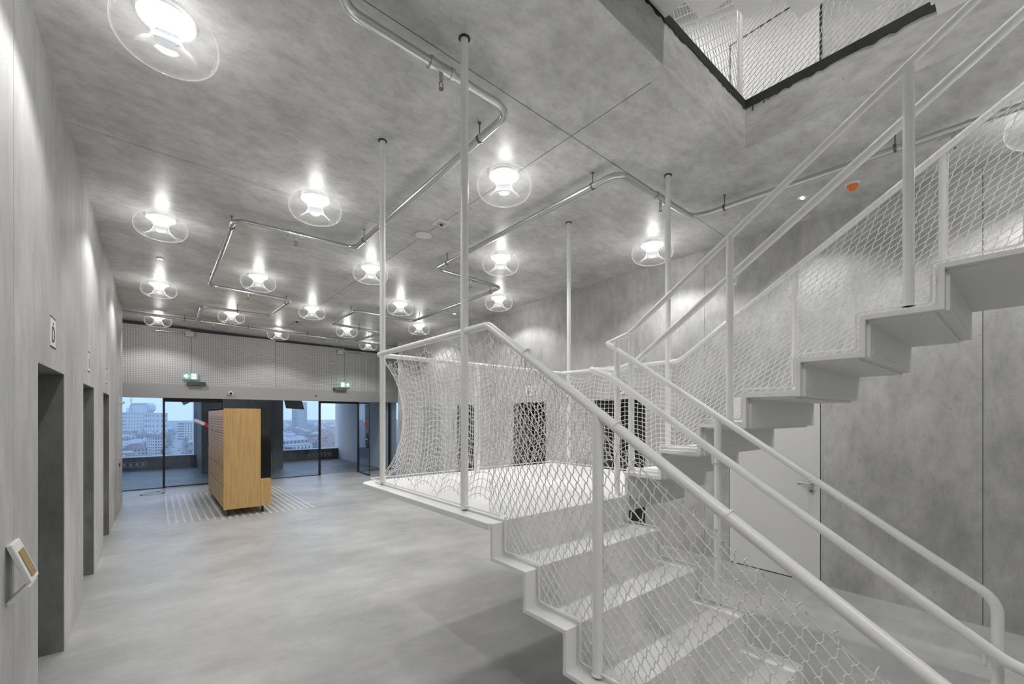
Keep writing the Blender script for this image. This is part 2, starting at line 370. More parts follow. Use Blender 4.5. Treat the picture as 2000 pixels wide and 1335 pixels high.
def glass_door(name, label, piv, ang, wd, full_frame=True):
    o = struct(name, label, '', (piv[0], piv[1], 0)); d = Vector((math.cos(ang), math.sin(ang), 0)); nn = Vector((-d.y, d.x, 0)); P = Vector((piv[0], piv[1], 0))
    def bar(u0, u1, z0, z1, t, name, m): 
        c = P + d * (u0 + u1) / 2 + Vector((0, 0, (z0 + z1) / 2)); return MB().obox(c, d * (u1 - u0) / 2, nn * t, Vector((0, 0, (z1 - z0) / 2))).build(name, M[m], o)
    bar(.03, wd - .01, .03, 2.13, .006, 'pane', 'pane')
    bar(0, .035, .0, 2.16, .025, 'hinge_stile', 'black'); bar(.035, wd, .01, .035, .02, 'bottom_rail', 'black')
    if full_frame: bar(wd - .03, wd, .0, 2.16, .025, 'lock_stile', 'black'); bar(.035, wd - .03, 2.1, 2.16, .025, 'top_rail', 'black')
    else: bar(wd - .012, wd, .0, 2.13, .01, 'lock_stile', 'black'); bar(.035, wd, 2.12, 2.135, .012, 'top_rail', 'black')
    def disc(u, z, ru, rz, t, name, m):
        b = MB(); b.prism([(ru * math.cos(2 * math.pi * k / 28), rz * math.sin(2 * math.pi * k / 28)) for k in range(28)], (-t, t), lambda a, e, h: P + d * (u + a) + Vector((0, 0, z + e)) + nn * h); return b.build(name, M[m], o)
    disc(wd - .17, 1.02, .15, .23, .012, 'handle_plate', 'black')
    c = P + d * (wd - .10) + Vector((0, 0, 1.07))
    for s in (1, -1):
        b = MB(); b.tube(fillet([c, c + nn * .06 * s, c + nn * .06 * s - d * .13], .015), .011, 8); b.build('handle', M['chrome'], o, True)
    b = MB(); c2 = P + d * (wd - .36) + Vector((0, 0, 1.53))
    t1 = (d * .8 - Vector((0, 0, .42)) * (1 if full_frame else 1.1)).normalized(); t2 = nn.cross(t1)
    MB().obox(c2 - t1 * .15 - nn * 0, t1 * .12, nn * .009, t2 * .04).build('tape', M['tape'], o)
    MB().obox(c2 + t1 * .10, t1 * .13, nn * .009, t2 * .042).build('warning_tape', M['red'], o)
    return o
glass_door('door_10', 'closed black framed glass door with oval handle plate behind the lockers', (.15, 13.43), 0, 1.205)
b = MB(); b.box(.14, 1.36, 13.40, 13.46, 2.15, 2.19); b.box(.14, .152, 13.40, 13.46, 0, 2.15); b.box(1.352, 1.36, 13.40, 13.46, 0, 2.15)
o = b.build('trim_2', M['black']); o['kind'] = 'structure'; o['label'] = 'black frame around the closed glass door'
glass_door('door_11', 'glass door leaf standing open beside the far landing post', (4.885, 13.40), math.radians(-93.5), 1.08, False)
b = MB(); b.box(3.725, 3.775, 13.40, 13.46, 0, 2.19); b.box(3.775, 4.9, 13.40, 13.46, 2.13, 2.19); b.box(4.872, 4.9, 13.42, 13.46, 0, 2.13)
o = b.build('trim_3', M['black']); o['kind'] = 'structure'; o['label'] = 'black frame around the open glass doorway'
o = MB().box(5.895, 5.94, 13.38, 13.46, 0, 2.19).build('trim_4', M['black']); o['kind'] = 'structure'; o['label'] = 'black post at the right end of the glass front'
# ---- loggia behind the glass
lg = struct('loggia', 'concrete loggia behind the glass front')
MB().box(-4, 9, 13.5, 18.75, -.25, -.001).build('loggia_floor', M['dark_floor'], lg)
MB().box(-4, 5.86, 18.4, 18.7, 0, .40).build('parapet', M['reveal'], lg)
MB().box(-4, 5.9, 18.36, 18.74, .40, .425).build('sill', M['lgrey'], lg)
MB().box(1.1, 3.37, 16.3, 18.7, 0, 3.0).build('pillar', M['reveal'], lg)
MB().box(1.02, 1.1, 18.3, 18.7, .42, 3.0).build('window_frame', M['white'], lg)
MB().box(5.86, 6.2, 13.5, 18.75, 0, 3.2).build('side_wall', M['wplaster'], lg)
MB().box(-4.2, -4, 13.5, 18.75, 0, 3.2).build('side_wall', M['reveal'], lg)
MB().box(-4.2, 6.9, 13.58, 18.75, 3.0, 3.3).build('soffit', M['wall'], lg)
MB().box(-4.2, 6.9, 13.56, 13.6, 2.9, 4.2).build('soffit_upstand', M['wall'], lg)
for i, x in enumerate((-1.15, 4.65)):
    t = thing('vent_grille', ('low vent grille in the parapet beyond the left glass pane', 'low vent grille in the parapet beyond the open doorway')[i], 'vent', (x + .45, 18.37, .1))
    b = MB()
    for q in ((x, x + .95, .1, .118), (x, x + .95, .245, .26), (x, x + .016, .118, .245), (x + .934, x + .95, .118, .245)): b.box(q[0], q[1], 18.37, 18.4, q[2], q[3])
    b.build('frame', M['lgrey'], t)
    for k in range(6): MB().box(x + .06 + k * .15, x + .14 + k * .15, 18.375, 18.4, .14, .225).build('louvre', M['lgrey'], t)
# ---- upper floor seen through the stairwell
up = struct('wall_upper', 'bright white room on the floor above the stairwell')
MB().box(XR, XR + .5, 1.36, 8, 4.2, 8.2).build('side_wall', M['wplaster'], up); MB().box(XR, XR + .5, -4, 1.36, 4.2, 8.2).build('side_wall', M['wall'], up); MB().box(-1, 6, 7.8, 8.0, 4.2, 8.2).build('far_wall', M['wplaster'], up)
MB().box(-1.2, -1, -4, 8, 4.2, 8.2).build('side_wall', M['wplaster'], up); MB().box(-1, 6, -4.2, -4, 4.2, 8.2).build('near_wall', M['wplaster'], up)
MB().box(-1.2, 6, -4.2, 8, 8.0, 8.2).build('upper_ceiling', M['ceil'], up)
MB().box(XR - .006, XR, 1.385, 2.275, 4.26, 6.18).build('upper_door', M['doorw'], up)
b = MB()
for q in ((1.362, 1.385, 4.26, 6.2), (2.275, 2.294, 4.26, 6.2), (1.385, 2.275, 6.18, 6.2)): b.box(XR - .004, XR, q[0], q[1], q[2], q[3])
b.build('upper_door_gap', M['black'], up)
MB().box(-1, 6, -4.2, -4, 0, 4.2).build('near_wall_lower', M['wall'], wl)

# ================================================================== STAIRS
ZP = 1.204; Y0 = 1.73; TD = .2525; RL = .172; RU = .1665
LX0, LX1 = 1.31, 2.47; UX0, UX1 = 2.45, 3.58
land = thing('stair_landing', 'raised white landing platform joining the lower and upper flights', 'landing', (2.4, 2.6, 1.16))
def rrect(x0, x1, y0, y1, r, corners, n=6):
    pts = []
    for (cx, cy, a0, k) in ((x0, y0, 180, 0), (x1, y0, 270, 1), (x1, y1, 0, 2), (x0, y1, 90, 3)):
        if k in corners:
            ox, oy = cx + (r if cx == x0 else -r), cy + (r if cy == y0 else -r)
            for j in range(n + 1):
                a = math.radians(a0 + 90 * j / n); pts.append((ox + r * math.cos(a), oy + r * math.sin(a)))
        else: pts.append((cx, cy))
    return pts
MB().prism(rrect(LX0 - .01, UX1, Y0 + .018, 3.56, .12, (2, 3)), (ZP - .035, ZP), lambda u, v, h: (u, v, h)).build('deck', M['stair'], land, bevel=.004)
MB().prism(rrect(LX0 + .075, UX1 - .075, Y0 + .001, 3.48, .08, (2, 3)), (ZP, ZP + .012), lambda u, v, h: (u, v, h)).build('deck_cover', M['stair'], land)
MB().prism(rrect(LX0 + .3, UX1 - .3, Y0 + .04, 3.3, .1, (2, 3)), (ZP - .11, ZP - .035), lambda u, v, h: (u, v, h)).build('under_frame', M['stair'], land)
def wire(parent, pts, r=.005): return MB().tube(fillet(pts, .02, 3), r, 6).build('net_wire', M['white'], parent, True)
wire(land, [(1.372, 1.75, ZP + .03), (1.372, 3.49, ZP + .03), (3.5, 3.49, ZP + .03), (3.5, 1.75, ZP + .03)])
def flight(name, label, x0, x1, ystart, zstart, rise, td, n, down, cover_top, cover_bot, th=.02, last_riser=True, y_of=None):
    """zigzag plate. going down: step k top at zstart-k*rise, from y=ystart-(k-1)*td to ystart-k*td; going up likewise with +."""
    t = thing(name, label, 'staircase', ((x0 + x1) / 2, ystart - n * td / 2, max(0, zstart - n * rise if down else zstart)))
    s = -1 if down else 1
    gi = .072
    for k in range(1, n + 1):
        ya, yb = ystart - (k - 1) * td, ystart - k * td
        z = zstart + s * k * rise
        # tread
        tr = MB().box(x0, x1, yb, ya + th, z - th, z).build('tread', M['stair'], t)
        if cover_top: MB().box(x0 + gi, x1 - gi, yb - .014, ya + (0 if down else .014), z, z + .014).build('tread_cover', M['stair'], tr)
        if cover_bot: MB().box(x0 + gi * .6, x1 - gi * .3, yb + th + .01, ya - .002, z - th - .012, z - th).build('soffit_plate', M['stair'], tr)
        # riser between step k-1 and k, at y = ya
        zl, zh = (z, z + rise) if down else (z - rise, z)
        ri = MB().box(x0 + .0005, x1 - .0005, ya, ya + th - .0005, zl, zh - (th if (k > 1 or not down) else 0)).build('riser', M['stair'], t)
        if cover_top:
            if down: MB().box(x0 + gi, x1 - gi, ya - .014, ya, zl + .014, zh + (.012 if k == 1 else -.0005)).build('riser_cover', M['stair'], ri)
            else: MB().box(x0 + gi, x1 - gi, ya + th, ya + th + .014, zl + .014, zh).build('riser_cover', M['stair'], ri)
        if cover_bot: MB().box(x0 + gi * .6, x1 - gi * .3, ya - .012, ya, zl - th - .0, zh - th - .012).build('riser_back', M['stair'], ri)
    if down:
        ya = ystart - n * td
        ri = MB().box(x0 + .0005, x1 - .0005, ya, ya + th - .0005, 0, zstart - n * rise - th).build('riser', M['stair'], t)
    return t
lower = flight('lower_stair_flight', 'white folded steel stair flight descending from the landing toward the camera', LX0, LX1, Y0, ZP, RL, TD, 6, True, True, False, .018)
def zigzag(x, n, dz=.028, off=.0):
    pts = [(x, Y0 - .03, ZP + dz)]
    for k in range(1, n + 1):
        pts += [(x, Y0 - .022 - (k - 1) * TD, ZP - (k - 1) * RL + dz), (x, Y0 - .022 - (k - 1) * TD, ZP - k * RL + dz)]
    pts.append((x, Y0 - n * TD, ZP - n * RL + dz)); return pts
wire(lower, zigzag(LX0 + .066, 6)); wire(lower, zigzag(LX1 - .066, 6))
upper = flight('upper_stair_flight', 'white folded steel stair flight rising from the landing past the white door', UX0, UX1, Y0 + TD, ZP, RU, TD, 0, False, False, False)
bpy.data.objects.remove(upper)
upper = flight('upper_stair_flight', 'white folded steel stair flight rising from the landing past the white door', UX0, UX1, Y0, ZP, RU, TD, 9, False, True, True, .02)
for x in (UX0 + .06, UX1 - .08):
    pts = [(x, Y0 + .06, ZP + .028), ]
    for k in range(1, 10): pts += [(x, Y0 + .045 - (k - 1) * TD, ZP + (k - 1) * RU + .028), (x, Y0 + .045 - (k - 1) * TD, ZP + k * RU + .028)]
    pts.append((x, Y0 + .045 - 9 * TD, ZP + 9 * RU + .028)); wire(upper, pts)
l2 = thing('half_landing', 'white half landing high above the camera side of the stairwell', 'landing', (2.4, -1.2, 2.7))
ZL2 = ZP + 9 * RU
MB().box(LX0, UX1, -1.9, Y0 - 9 * TD + .02, ZL2 - .04, ZL2).build('deck', M['stair'], l2)
# third flight: from the half landing up to the floor above, rising toward +Y
third = thing('top_stair_flight', 'white sawtooth underside of the stair flight climbing through the ceiling opening', 'staircase', (1.9, .4, ZL2))
TX0, TX1 = 1.36, 2.42; nst = 8; r3 = (4.225 - ZL2) / (nst + 1); td3 = .244
for k in range(nst + 1):                              # k=0 top step, going down toward -Y
    ya, yb = 1.432 - k * td3, 1.432 - (k + 1) * td3; z = 4.225 - (k) * r3
    tr = MB().box(TX0, TX1, yb, ya, z - .02, z).build('tread', M['stair'], third)
    MB().box(TX0 + .05, TX1 - .05, yb + .02, ya - .02, z - .034, z - .02).build('soffit_plate', M['stair'], tr)
    ri = MB().box(TX0, TX1, yb, yb + .02, z - r3 - .02, z - .02).build('riser', M['stair'], third)
    MB().box(TX0 + .05, TX1 - .05, yb + .02, yb + .034, z - r3, z - .05).build('riser_back', M['stair'], ri)
o = MB().box(1.62, 1.95, 1.425, 1.438, 4.15, 4.24).build('protective_foil', M['blue']); tag(o, 'scrap of blue protective foil on the slab edge above the stair', 'foil')

# ---- posts
def post(x, y, z0, z1, r, label, collar=True, name='stair_post', group=None):
    t = thing(name, label, 'post', (x, y, z0), group)
    MB().cyl((x, y, z0), (x, y, z1), r, 16).build('tube', M['white'], t, True)
    MB().cyl((x, y, z0), (x, y, z0 + .004), r + .004, 16).build('foot_plate', M['white'], t, True)
    if collar:
        b = MB(); b.tube([(x + (r + .006) * math.cos(a), y + (r + .006) * math.sin(a), z1 - .002) for a in [2 * math.pi * k / 20 for k in range(20)]], .006, 6, closed=True); b.build('ceiling_collar', M['black'], t, True)
    return t
ZD = ZP + .012
post(1.39, 3.28, ZD, zc(1.39), .0225, 'slim white ceiling-high post at the far left corner of the landing')
post(1.378, 2.088, ZD, zc(1.38), .0225, 'slim white ceiling-high post on the near left edge of the landing')
post(3.50, 3.23, ZD, zc(3.5), .0225, 'slim white ceiling-high post at the far right corner of the landing')
post(3.485, 2.035, ZD, zc(3.48), .0225, 'slim white ceiling-high post where the upper flight leaves the landing')
post(2.34, 3.33, ZD, 2.235, .03, 'short white post in the middle of the landing back rail', False)
def ztl(Y): return ZP - RL * max(0, math.ceil((Y0 - Y) / TD - 1e-6)) if Y < Y0 else ZP
def ztu(Y): return ZP + RU * max(0, math.ceil((Y0 - Y) / TD - 1e-6)) if Y < Y0 else ZP
# rail heights
def zrail_low(Y): return 2.232 - .650 * (1.83 - Y)
def zrail_m1l(Y): return 1.705 - .665 * (1.059 - Y)
def zrail_m1u(Y): return 2.312 + .668 * (1.73 - Y)
def zrail_m2l(Y): return 1.545 - .655 * (1.078 - Y)
def zrail_m2u(Y): return 3.292 - .678 * Y
def zrail_r(Y): return 2.225 + (0 if Y > 1.93 else .650 * (1.93 - Y))
post(1.38, 1.114, ztl(1.114) + .014, zrail_low(1.114), .0225, 'white baluster on the third step under the left handrail', False)
post(2.42, 1.79, ZD, 2.26, .0195, 'white post at the landing edge carrying the lower flight inner rail', False)
post(2.44, 1.69, ZP + RU + .014, 2.29, .0195, 'white post at the landing edge carrying the upper flight inner rail', False)
post(2.42, 1.109, ztl(1.109) + .014, zrail_m1l(1.109), .0195, 'white baluster on the inner side of the lower flight', False)
post(2.47, 1.065, ztu(1.065) + .014, zrail_m1u(1.065) , .0195, 'white baluster on the upper flight under the crossing rails', False)
post(2.47, .325, ztu(.325) + .014, zrail_m1u(.325), .0195, 'white baluster high on the upper flight beside the ceiling opening', False)
post(3.50, 1.06, ztu(1.06) + .014, zrail_r(1.06), .021, 'white wrapped post in the net of the upper flight above the white door', False)
post(3.50, .312, ztu(.312) + .014, zrail_r(.312), .021, 'white post in the net at the right edge of the picture', False)
post(HX1 + .05, HY1 + .06, 4.245, 5.4, .022, 'white post on the upper floor at the corner of the ceiling opening', False)
# ---- handrails
def rail(name, label, pts, r, fr=.1, n=14, extra=None):
    t = thing(name, label, 'handrail', tuple(pts[0]))
    MB().tube(fillet(pts, fr, 8), r, n).build('tube', M['white'], t, True)
    if extra: extra(t)
    return t
def collars(L, r):
    def fn(t):
        for p, d in L:
            p, d = Vector(p), Vector(d).normalized(); MB().tube([p - d * .004, p + d * .004], r + .0014, 14).build('sleeve', M['white'], t, True)
    return fn
Ye = -.35
rail('handrail', 'thick white handrail descending on the near left side of the lower flight',
     [(1.38, 2.14, 2.24), (1.38, 1.86, 2.24), (1.38, Ye, zrail_low(Ye) + .013)], .0205, .12,
     extra=collars([((1.38, y, zrail_low(y) + .008), (0, 1, .65)) for y in (1.55, 1.02, .6)], .0205))
rail('handrail', 'horizontal white rail round the left, back and right of the landing',
     [(1.38, 2.14, 2.24), (1.385, 3.37, 2.245), (3.49, 3.33, 2.225), (3.49, 2.035, 2.225)], .0195, .05)
rail('handrail', 'white net-wrapped top rail climbing along the wall side of the upper flight',
     [(3.49, 2.035, 2.225), (3.49, 1.93, 2.225), (3.49, -.5, zrail_r(-.5))], .021, .15)
yt = 1.86
rail('handrail', 'upper inner rail looping from the upper flight down beside the lower flight',
     [(2.47, -.4, zrail_m1u(-.4)), (2.47, 1.73, 2.305), (2.455, 1.875, 2.265), (2.425, 1.875, 2.255), (2.41, 1.74, 2.17), (2.41, .072, zrail_m1l(.072) + .015), (2.41, .072, 0)],
     .0175, [0, .12, .02, .02, .12, .10, 0])
def brackets(t):
    for Y in (1.10, .1, 1.78):
        p = Vector((2.34, Y, zrail_m2l(Y) - .012)) if Y < 1.5 else Vector((2.34, Y, 1.995))
        MB().tube(fillet([p, p + Vector((0, 0, -.06)), p + Vector((.07, 0, -.06))], .015, 4), .006, 8).build('bracket', M['white'], t, True)
    for Y in (1.065, .325):
        p = Vector((2.545, Y, zrail_m2u(Y) - .012)); MB().tube(fillet([p, p + Vector((0, 0, -.06)), p + Vector((-.07, 0, -.06))], .015, 4), .006, 8).build('bracket', M['white'], t, True)
rail('handrail', 'lower inner rail turning from the lower flight round to the upper flight',
     [(2.34, -.30, .80), (2.34, .04, zrail_m2l(.04)), (2.34, 1.80, 2.02), (2.34, 1.95, 2.075), (2.45, 2.0, 2.08), (2.545, 1.93, 2.07), (2.545, 1.74, zrail_m2u(1.74)), (2.545, -.4, zrail_m2u(-.4))],
     .0210, [0, .2, .15, .06, .06, .06, .15, 0], extra=brackets)
rail('handrail', 'white rail on the upper floor along the ceiling opening', [(2.6, HY1 + .07, 5.3), (HX1 + .06, HY1 + .07, 5.3), (HX1 + .06, -3, 5.3)], .02, .12)

# ---- nets
def tubes_np(lines, r, ns=4):
    V = []; Fc = []; off = 0
    for L in lines:
        P = np.asarray(L, float); N = len(P)
        if N < 2: continue
        T = np.gradient(P, axis=0); T /= np.maximum(np.linalg.norm(T, axis=1, keepdims=True), 1e-9)
        ref = np.array([.31, .52, .79]); U = np.cross(T, ref); U /= np.maximum(np.linalg.norm(U, axis=1, keepdims=True), 1e-9); W = np.cross(T, U)
        ring = []
        for k in range(ns):
            a = 2 * math.pi * k / ns; ring.append(P + r * (math.cos(a) * U + math.sin(a) * W))
        V.append(np.stack(ring, 1).reshape(-1, 3))
        i = np.arange(N - 1)[:, None]; k = np.arange(ns)[None, :]; l = (k + 1) % ns
        Fc.append(np.stack([off + i * ns + k, off + i * ns + l, off + (i + 1) * ns + l, off + (i + 1) * ns + k], -1).reshape(-1, 4)); off += N * ns
    return np.concatenate(V), np.concatenate(Fc)
def net_object(name, lines, r, parent=None, ns=4):
    v, f = tubes_np(lines, r, ns); me = bpy.data.meshes.new(name)
    me.vertices.add(len(v)); me.vertices.foreach_set('co', v.ravel()); me.loops.add(f.size); me.polygons.add(len(f))
    me.loops.foreach_set('vertex_index', f.ravel().astype(np.int32)); me.polygons.foreach_set('loop_start', np.arange(0, f.size, 4, dtype=np.int32))
    me.polygons.foreach_set('use_smooth', np.ones(len(f), bool)); me.materials.append(M['net']); me.update(calc_edges=True); me.validate()
    o = bpy.data.objects.new(name, me); C.objects.link(o)
    if parent is not None: adopt(o, parent)
    return o
def clip_runs(pts, inside):
    out = []; cur = []
    for p in pts:
        if inside(p): cur.append(p)
        else:
            if len(cur) > 1: out.append(cur)
            cur = []
    if len(cur) > 1: out.append(cur)
    return out
def lattice_net(X, y0, y1, ztop, zbot, a, b, o, rng, sub=4, wa=.0, wb=.006, seedx=1, warp=None):
    """cords along a and b (vectors in the Y-Z plane), clipped to zbot(Y)<z<ztop(Y)"""
    rnd = random.Random(seedx); lines = []; ties = []
    jit = {}
    def node(i, j):
        if (i, j) not in jit: jit[(i, j)] = (rnd.uniform(-.0016, .0016), rnd.uniform(-.0016, .0016), rnd.uniform(-.003, .003))
        q = jit[(i, j)]; y = o[0] + i * a[0] + j * b[0] + q[0]; z = o[1] + i * a[1] + j * b[1] + q[1]
        if warp: y, z = warp(y, z)
        return (X + q[2], y, z)
    ins = lambda p: y0 < p[1] < y1 and zbot(p[1]) < p[2] < ztop(p[1])
    al = math.hypot(*a); bl = math.hypot(*b)
    for fam in (0, 1):
        for j in range(-rng, rng):
            pts = []
            for i in range(-rng, rng):
                p, q = (node(i, j), node(i + 1, j)) if fam == 0 else (node(j, i), node(j, i + 1))
                for k in range(sub):
                    s = k / sub; wv = math.sin(2 * math.pi * s) * (wa if fam == 0 else wb)
                    d = (b[0] / bl, b[1] / bl) if fam == 0 else (a[0] / al, a[1] / al)
                    pts.append((bary(s, p[0], q[0]), bary(s, p[1], q[1]) + wv * d[0], bary(s, p[2], q[2]) + wv * d[1]))
            lines += clip_runs(pts, ins)
    return lines
def tie_ends(lines, ztop, gap, rnd, X):
    t = []
    for L in lines:
        for e in (L[0], L[-1]):
            if ztop(e[1]) - e[2] < .014 and rnd.random() < .75:
                h = rnd.uniform(.012, .03); t.append([e, (e[0] + rnd.uniform(-.006, .006), e[1] + rnd.uniform(-.006, .006), e[2] + h * .6), (e[0] + rnd.uniform(-.012, .012), e[1] + rnd.uniform(-.01, .01), e[2] + h)])
    return t
rnd = random.Random(3)
# lower flight net, left side (diamonds drawn along the pitch)
def zt(Y): return zrail_low(Y) - .045 - .055 * max(0, min(1, (1.7 - Y) / 1.2)) if Y < 1.83 else 2.18
def zb(Y): return (ZP - RL * max(0, math.floor((Y0 - .02 - Y) / TD + 1)) if Y < Y0 - .02 else ZP) + .03
def wlow(y, z):                                        # diamonds open up toward the landing
    k = max(0, (y - 1.0)); return y, z + .12 * k * k
L = lattice_net(LX0 + .074, -.25, 1.86, zt, zb, (-.0305, -.0285), (-.0165, .033), (1.0, 1.2), 100, 6, .001, .0042, 5, wlow)
L += tie_ends(L, zt, .02, rnd, LX0)
edge = [(LX0 + .074, y, zt(y)) for y in np.arange(-.24, 1.84, .02)]
t = thing('stair_net', 'white diamond cord net on the near left side of the lower flight', 'net', (LX0 + .074, .8, .6)); net_object('cords', L, .0027, t)
net_object('edge_cord', [edge], .0016, t)
# upper flight net, wall side
def zt2(Y): return zrail_r(Y) - .018
def zb2(Y): return (ZP + RU * max(0, math.floor((Y0 + .05 - Y) / TD + 1)) if Y < Y0 + .05 else ZP) + .03
L = lattice_net(3.485, -.35, 1.95, zt2, zb2, (-.054, .0355), (-.014, .045), (.8, 2.4), 70, 4, .0, .002, 8)
L += tie_ends(L, zt2, .02, rnd, 3.485)
t = thing('stair_net', 'white cord net with slanted brick-like meshes along the wall side of the upper flight', 'net', (3.485, .8, 1.9)); net_object('cords', L, .0027, t)
wrap = []
for k in range(60):
    Y = 1.75 - k * .035; zz = zrail_r(Y)
    wrap.append([(3.49 + .0235 * math.cos(q), Y - .035 * q / (2 * math.pi), zrail_r(Y - .035 * q / (2 * math.pi)) + .0235 * math.sin(q)) for q in np.linspace(0, 2 * math.pi, 9)])
net_object('lashing_cord', wrap, .0016, t)
# landing net: square mesh hung from the rail, waisted inward
path = fillet([(1.39, 1.86, 0), (1.39, 3.34, 0), (3.48, 3.31, 0), (3.48, 1.95, 0)], .1, 8)
seg = [0]
for i in range(1, len(path)): seg.append(seg[-1] + (path[i] - path[i - 1]).length)
TOT = seg[-1]
def at(s):
    s = max(0, min(TOT - 1e-6, s))
    for i in range(1, len(path)):
        if s <= seg[i]:
            q = (s - seg[i - 1]) / max(1e-9, seg[i] - seg[i - 1]); p = path[i - 1].lerp(path[i], q); d = (path[i] - path[i - 1]).normalized(); return p, Vector((d.y, -d.x, 0))
NC, NR = int(TOT / .046), 21
cen = Vector((2.43, 2.5, 0))
def lp(c, rw):
    s = c * TOT / NC; p, nrm = at(s); v = rw / NR
    corner = math.exp(-((s - 1.5) / .28) ** 2) + math.exp(-((s - 3.56) / .28) ** 2)
    endf = min(1, s / .5)
    D = (.055 + .03 * math.sin(s * 2.1 + 1)) * (.5 + .5 * endf)
    prof = max(0, 1 - (2 * v - 1) ** 2) ** .8
    q = p + nrm * (D * prof)
    if corner > .01: q += (cen - p).normalized() * (.13 * corner * prof)
    sc1 = abs(math.sin(math.pi * s / .36)); sc2 = abs(math.sin(math.pi * s / .31 + .6))
    zt_, zb_ = 2.195 - .055 * sc1 ** .8, ZP + .04 + .075 * sc2 ** .8
    z = zt_ + (zb_ - zt_) * v
    h = math.sin(c * 12.9898 + rw * 78.233) * 43758.5453; h -= math.floor(h); h2 = math.sin(c * 39.3 + rw * 11.1) * 24634.6; h2 -= math.floor(h2)
    return (q.x + (h - .5) * .004, q.y + (h2 - .5) * .004, z + (h - .5) * .005)
L = []
for rw in range(NR + 1): L.append([lp(c, rw) for c in range(NC + 1)])
for c in range(NC + 1): L.append([lp(c, rw) for rw in range(NR + 1)])
for c in range(NC + 1):
    for rw, sg in ((0, 1), (NR, -1)):
        p = lp(c, rw); L.append([p, (p[0] + rnd.uniform(-.006, .006), p[1] + rnd.uniform(-.006, .006), p[2] + sg * .014), (p[0] + rnd.uniform(-.012, .012), p[1] + rnd.uniform(-.012, .012), p[2] + sg * rnd.uniform(.018, .03))])
for k in range(int(TOT / .36) + 1):
    p, nr = at(k * .36); L.append([(p.x, p.y, 2.19), (p.x, p.y, 2.24)])
for k in range(int(TOT / .31) + 1):
    p, nr = at(k * .31 - .06); L.append([(p.x, p.y, ZP + .045), (p.x, p.y, ZP + .028)])
t = thing('landing_net', 'white square-mesh cord net pulled in at the waist around the landing', 'net', (2.43, 2.6, ZP)); net_object('cords', L, .0021, t)
# net on the floor above along the opening
L = lattice_net(HX1 + .06, -1.2, HY1 + .07, lambda Y: 5.29, lambda Y: 4.27, (-.050, .034), (-.010, .048), (.5, 4.8), 60, 4, 0, .004, 11)
L2 = lattice_net(0, 2.42, HX1 + .06, lambda Y: 5.29, lambda Y: 4.27, (.042, .034), (-.024, .048), (3.0, 4.8), 60, 4, 0, .004, 12)
L += [[(p[1], HY1 + .07 + p[0], p[2]) for p in l] for l in L2]
t = thing('opening_net', 'white cord net on the upper floor guarding the ceiling opening', 'net', (HX1, HY1, 4.25)); net_object('cords', L, .0027, t)

# ================================================================== LAMPS
def make_lamp():
    t = thing('glass_ceiling_lamp', '', 'lamp', (0, 0, 0)); 
    R, H = .242, .205; T = -.014
    MB().lathe([(0.001, 0), (.110, 0), (.110, T), (.001, T)], n=32).build('canopy', M['lampbase'], t, True)
    prof = []                                          # blown glass ring: bulging outside
    for k in range(29):
        a = math.pi / 2 - math.pi * k / 28
        c0 = .166 if k < 14 else .140; prof.append((c0 + (R - c0) * max(0, math.cos(a)) ** .8, T - H / 2 + H / 2 * math.sin(a)))
    inn = []                                           # hourglass hollow back up to the top
    for k in range(1, 28):
        s_ = k / 28; q = abs(2 * s_ - 1); inn.append((.068 + (.098 if s_ > .5 else .072) * q ** 1.8, T - H + H * s_))
    MB().lathe(prof + inn, n=44, closed=True).build('glass_ring', M['glass'], t, True)
    cone = [(.132 - .074 * math.sin(k / 14 * math.pi / 2) ** .8, T - .012 - .084 * k / 14) for k in range(15)]
    MB().lathe(cone, n=32).build('diffuser', M['cone'], t, True)
    MB().lathe([(.057, -.112), (.054, -.122), (.001, -.126)], n=24).build('lens', M['lens'], t, True)
    MB().lathe([(.058, -.108), (.062, -.116), (.056, -.118)], n=24).build('lens_ring', M['chrome'], t, True)
    return t
proto = make_lamp()
rows = {.05: ('along the left concrete wall', [3.067, 6.2, 9.303, 12.368]), 1.236: ('second from the left wall', [4.569, 7.671, 10.734]),
        2.39: ('in the middle of the hall', [2.982, 6.06, 9.075, 12.113]), 3.53: ('second from the right wall', [4.477, 7.516, 10.437]),
        4.64: ('along the right concrete wall', [-.13, 2.915, 5.944, 8.901, 11.939])}
words = ['nearest', 'second', 'third', 'fourth', 'fifth']
def lamp_light(x, y, z, e=LAMP_W, par=None):
    ld = bpy.data.lights.new('lamp_beam', 'SPOT'); ld.energy = e; ld.spot_size = math.radians(136); ld.spot_blend = .35; ld.specular_factor = .6; ld.shadow_soft_size = .045; ld.color = (1, .99, .975)
    lo = bpy.data.objects.new('lamp_beam', ld); C.objects.link(lo); lo.location = (x, y, z - .128); lo['kind'] = 'helper'
    l2 = bpy.data.lights.new('lamp_glow', 'POINT'); l2.energy = UP_W; l2.specular_factor = .35; l2.shadow_soft_size = .05; l2.color = (1, .99, .975)
    l3 = bpy.data.objects.new('lamp_glow', l2); C.objects.link(l3); l3.location = (x, y, z - .16); l3['kind'] = 'helper'
def copy_tree(o):
    c = o.copy(); C.objects.link(c)
    for ch in list(o.children):
        k = ch.copy(); C.objects.link(k); k.parent = c
    return c
first = True
def place_lamp(x, y, z, label, e=LAMP_W):
    global first
    o = proto if first else copy_tree(proto); first = False
    o.location = (x, y, z); o['label'] = label; o['category'] = 'lamp'; o['group'] = 'clear glass ring lamps on the ceiling'
    lamp_light(x, y, z, e)
for x, (nm, ys) in rows.items():
    for i, y in enumerate(ys):
        far = i == len(ys) - 1
        place_lamp(x, y, zc(x), 'glass ring lamp, %s in the ceiling row %s' % (words[i] if not far else 'farthest', nm))
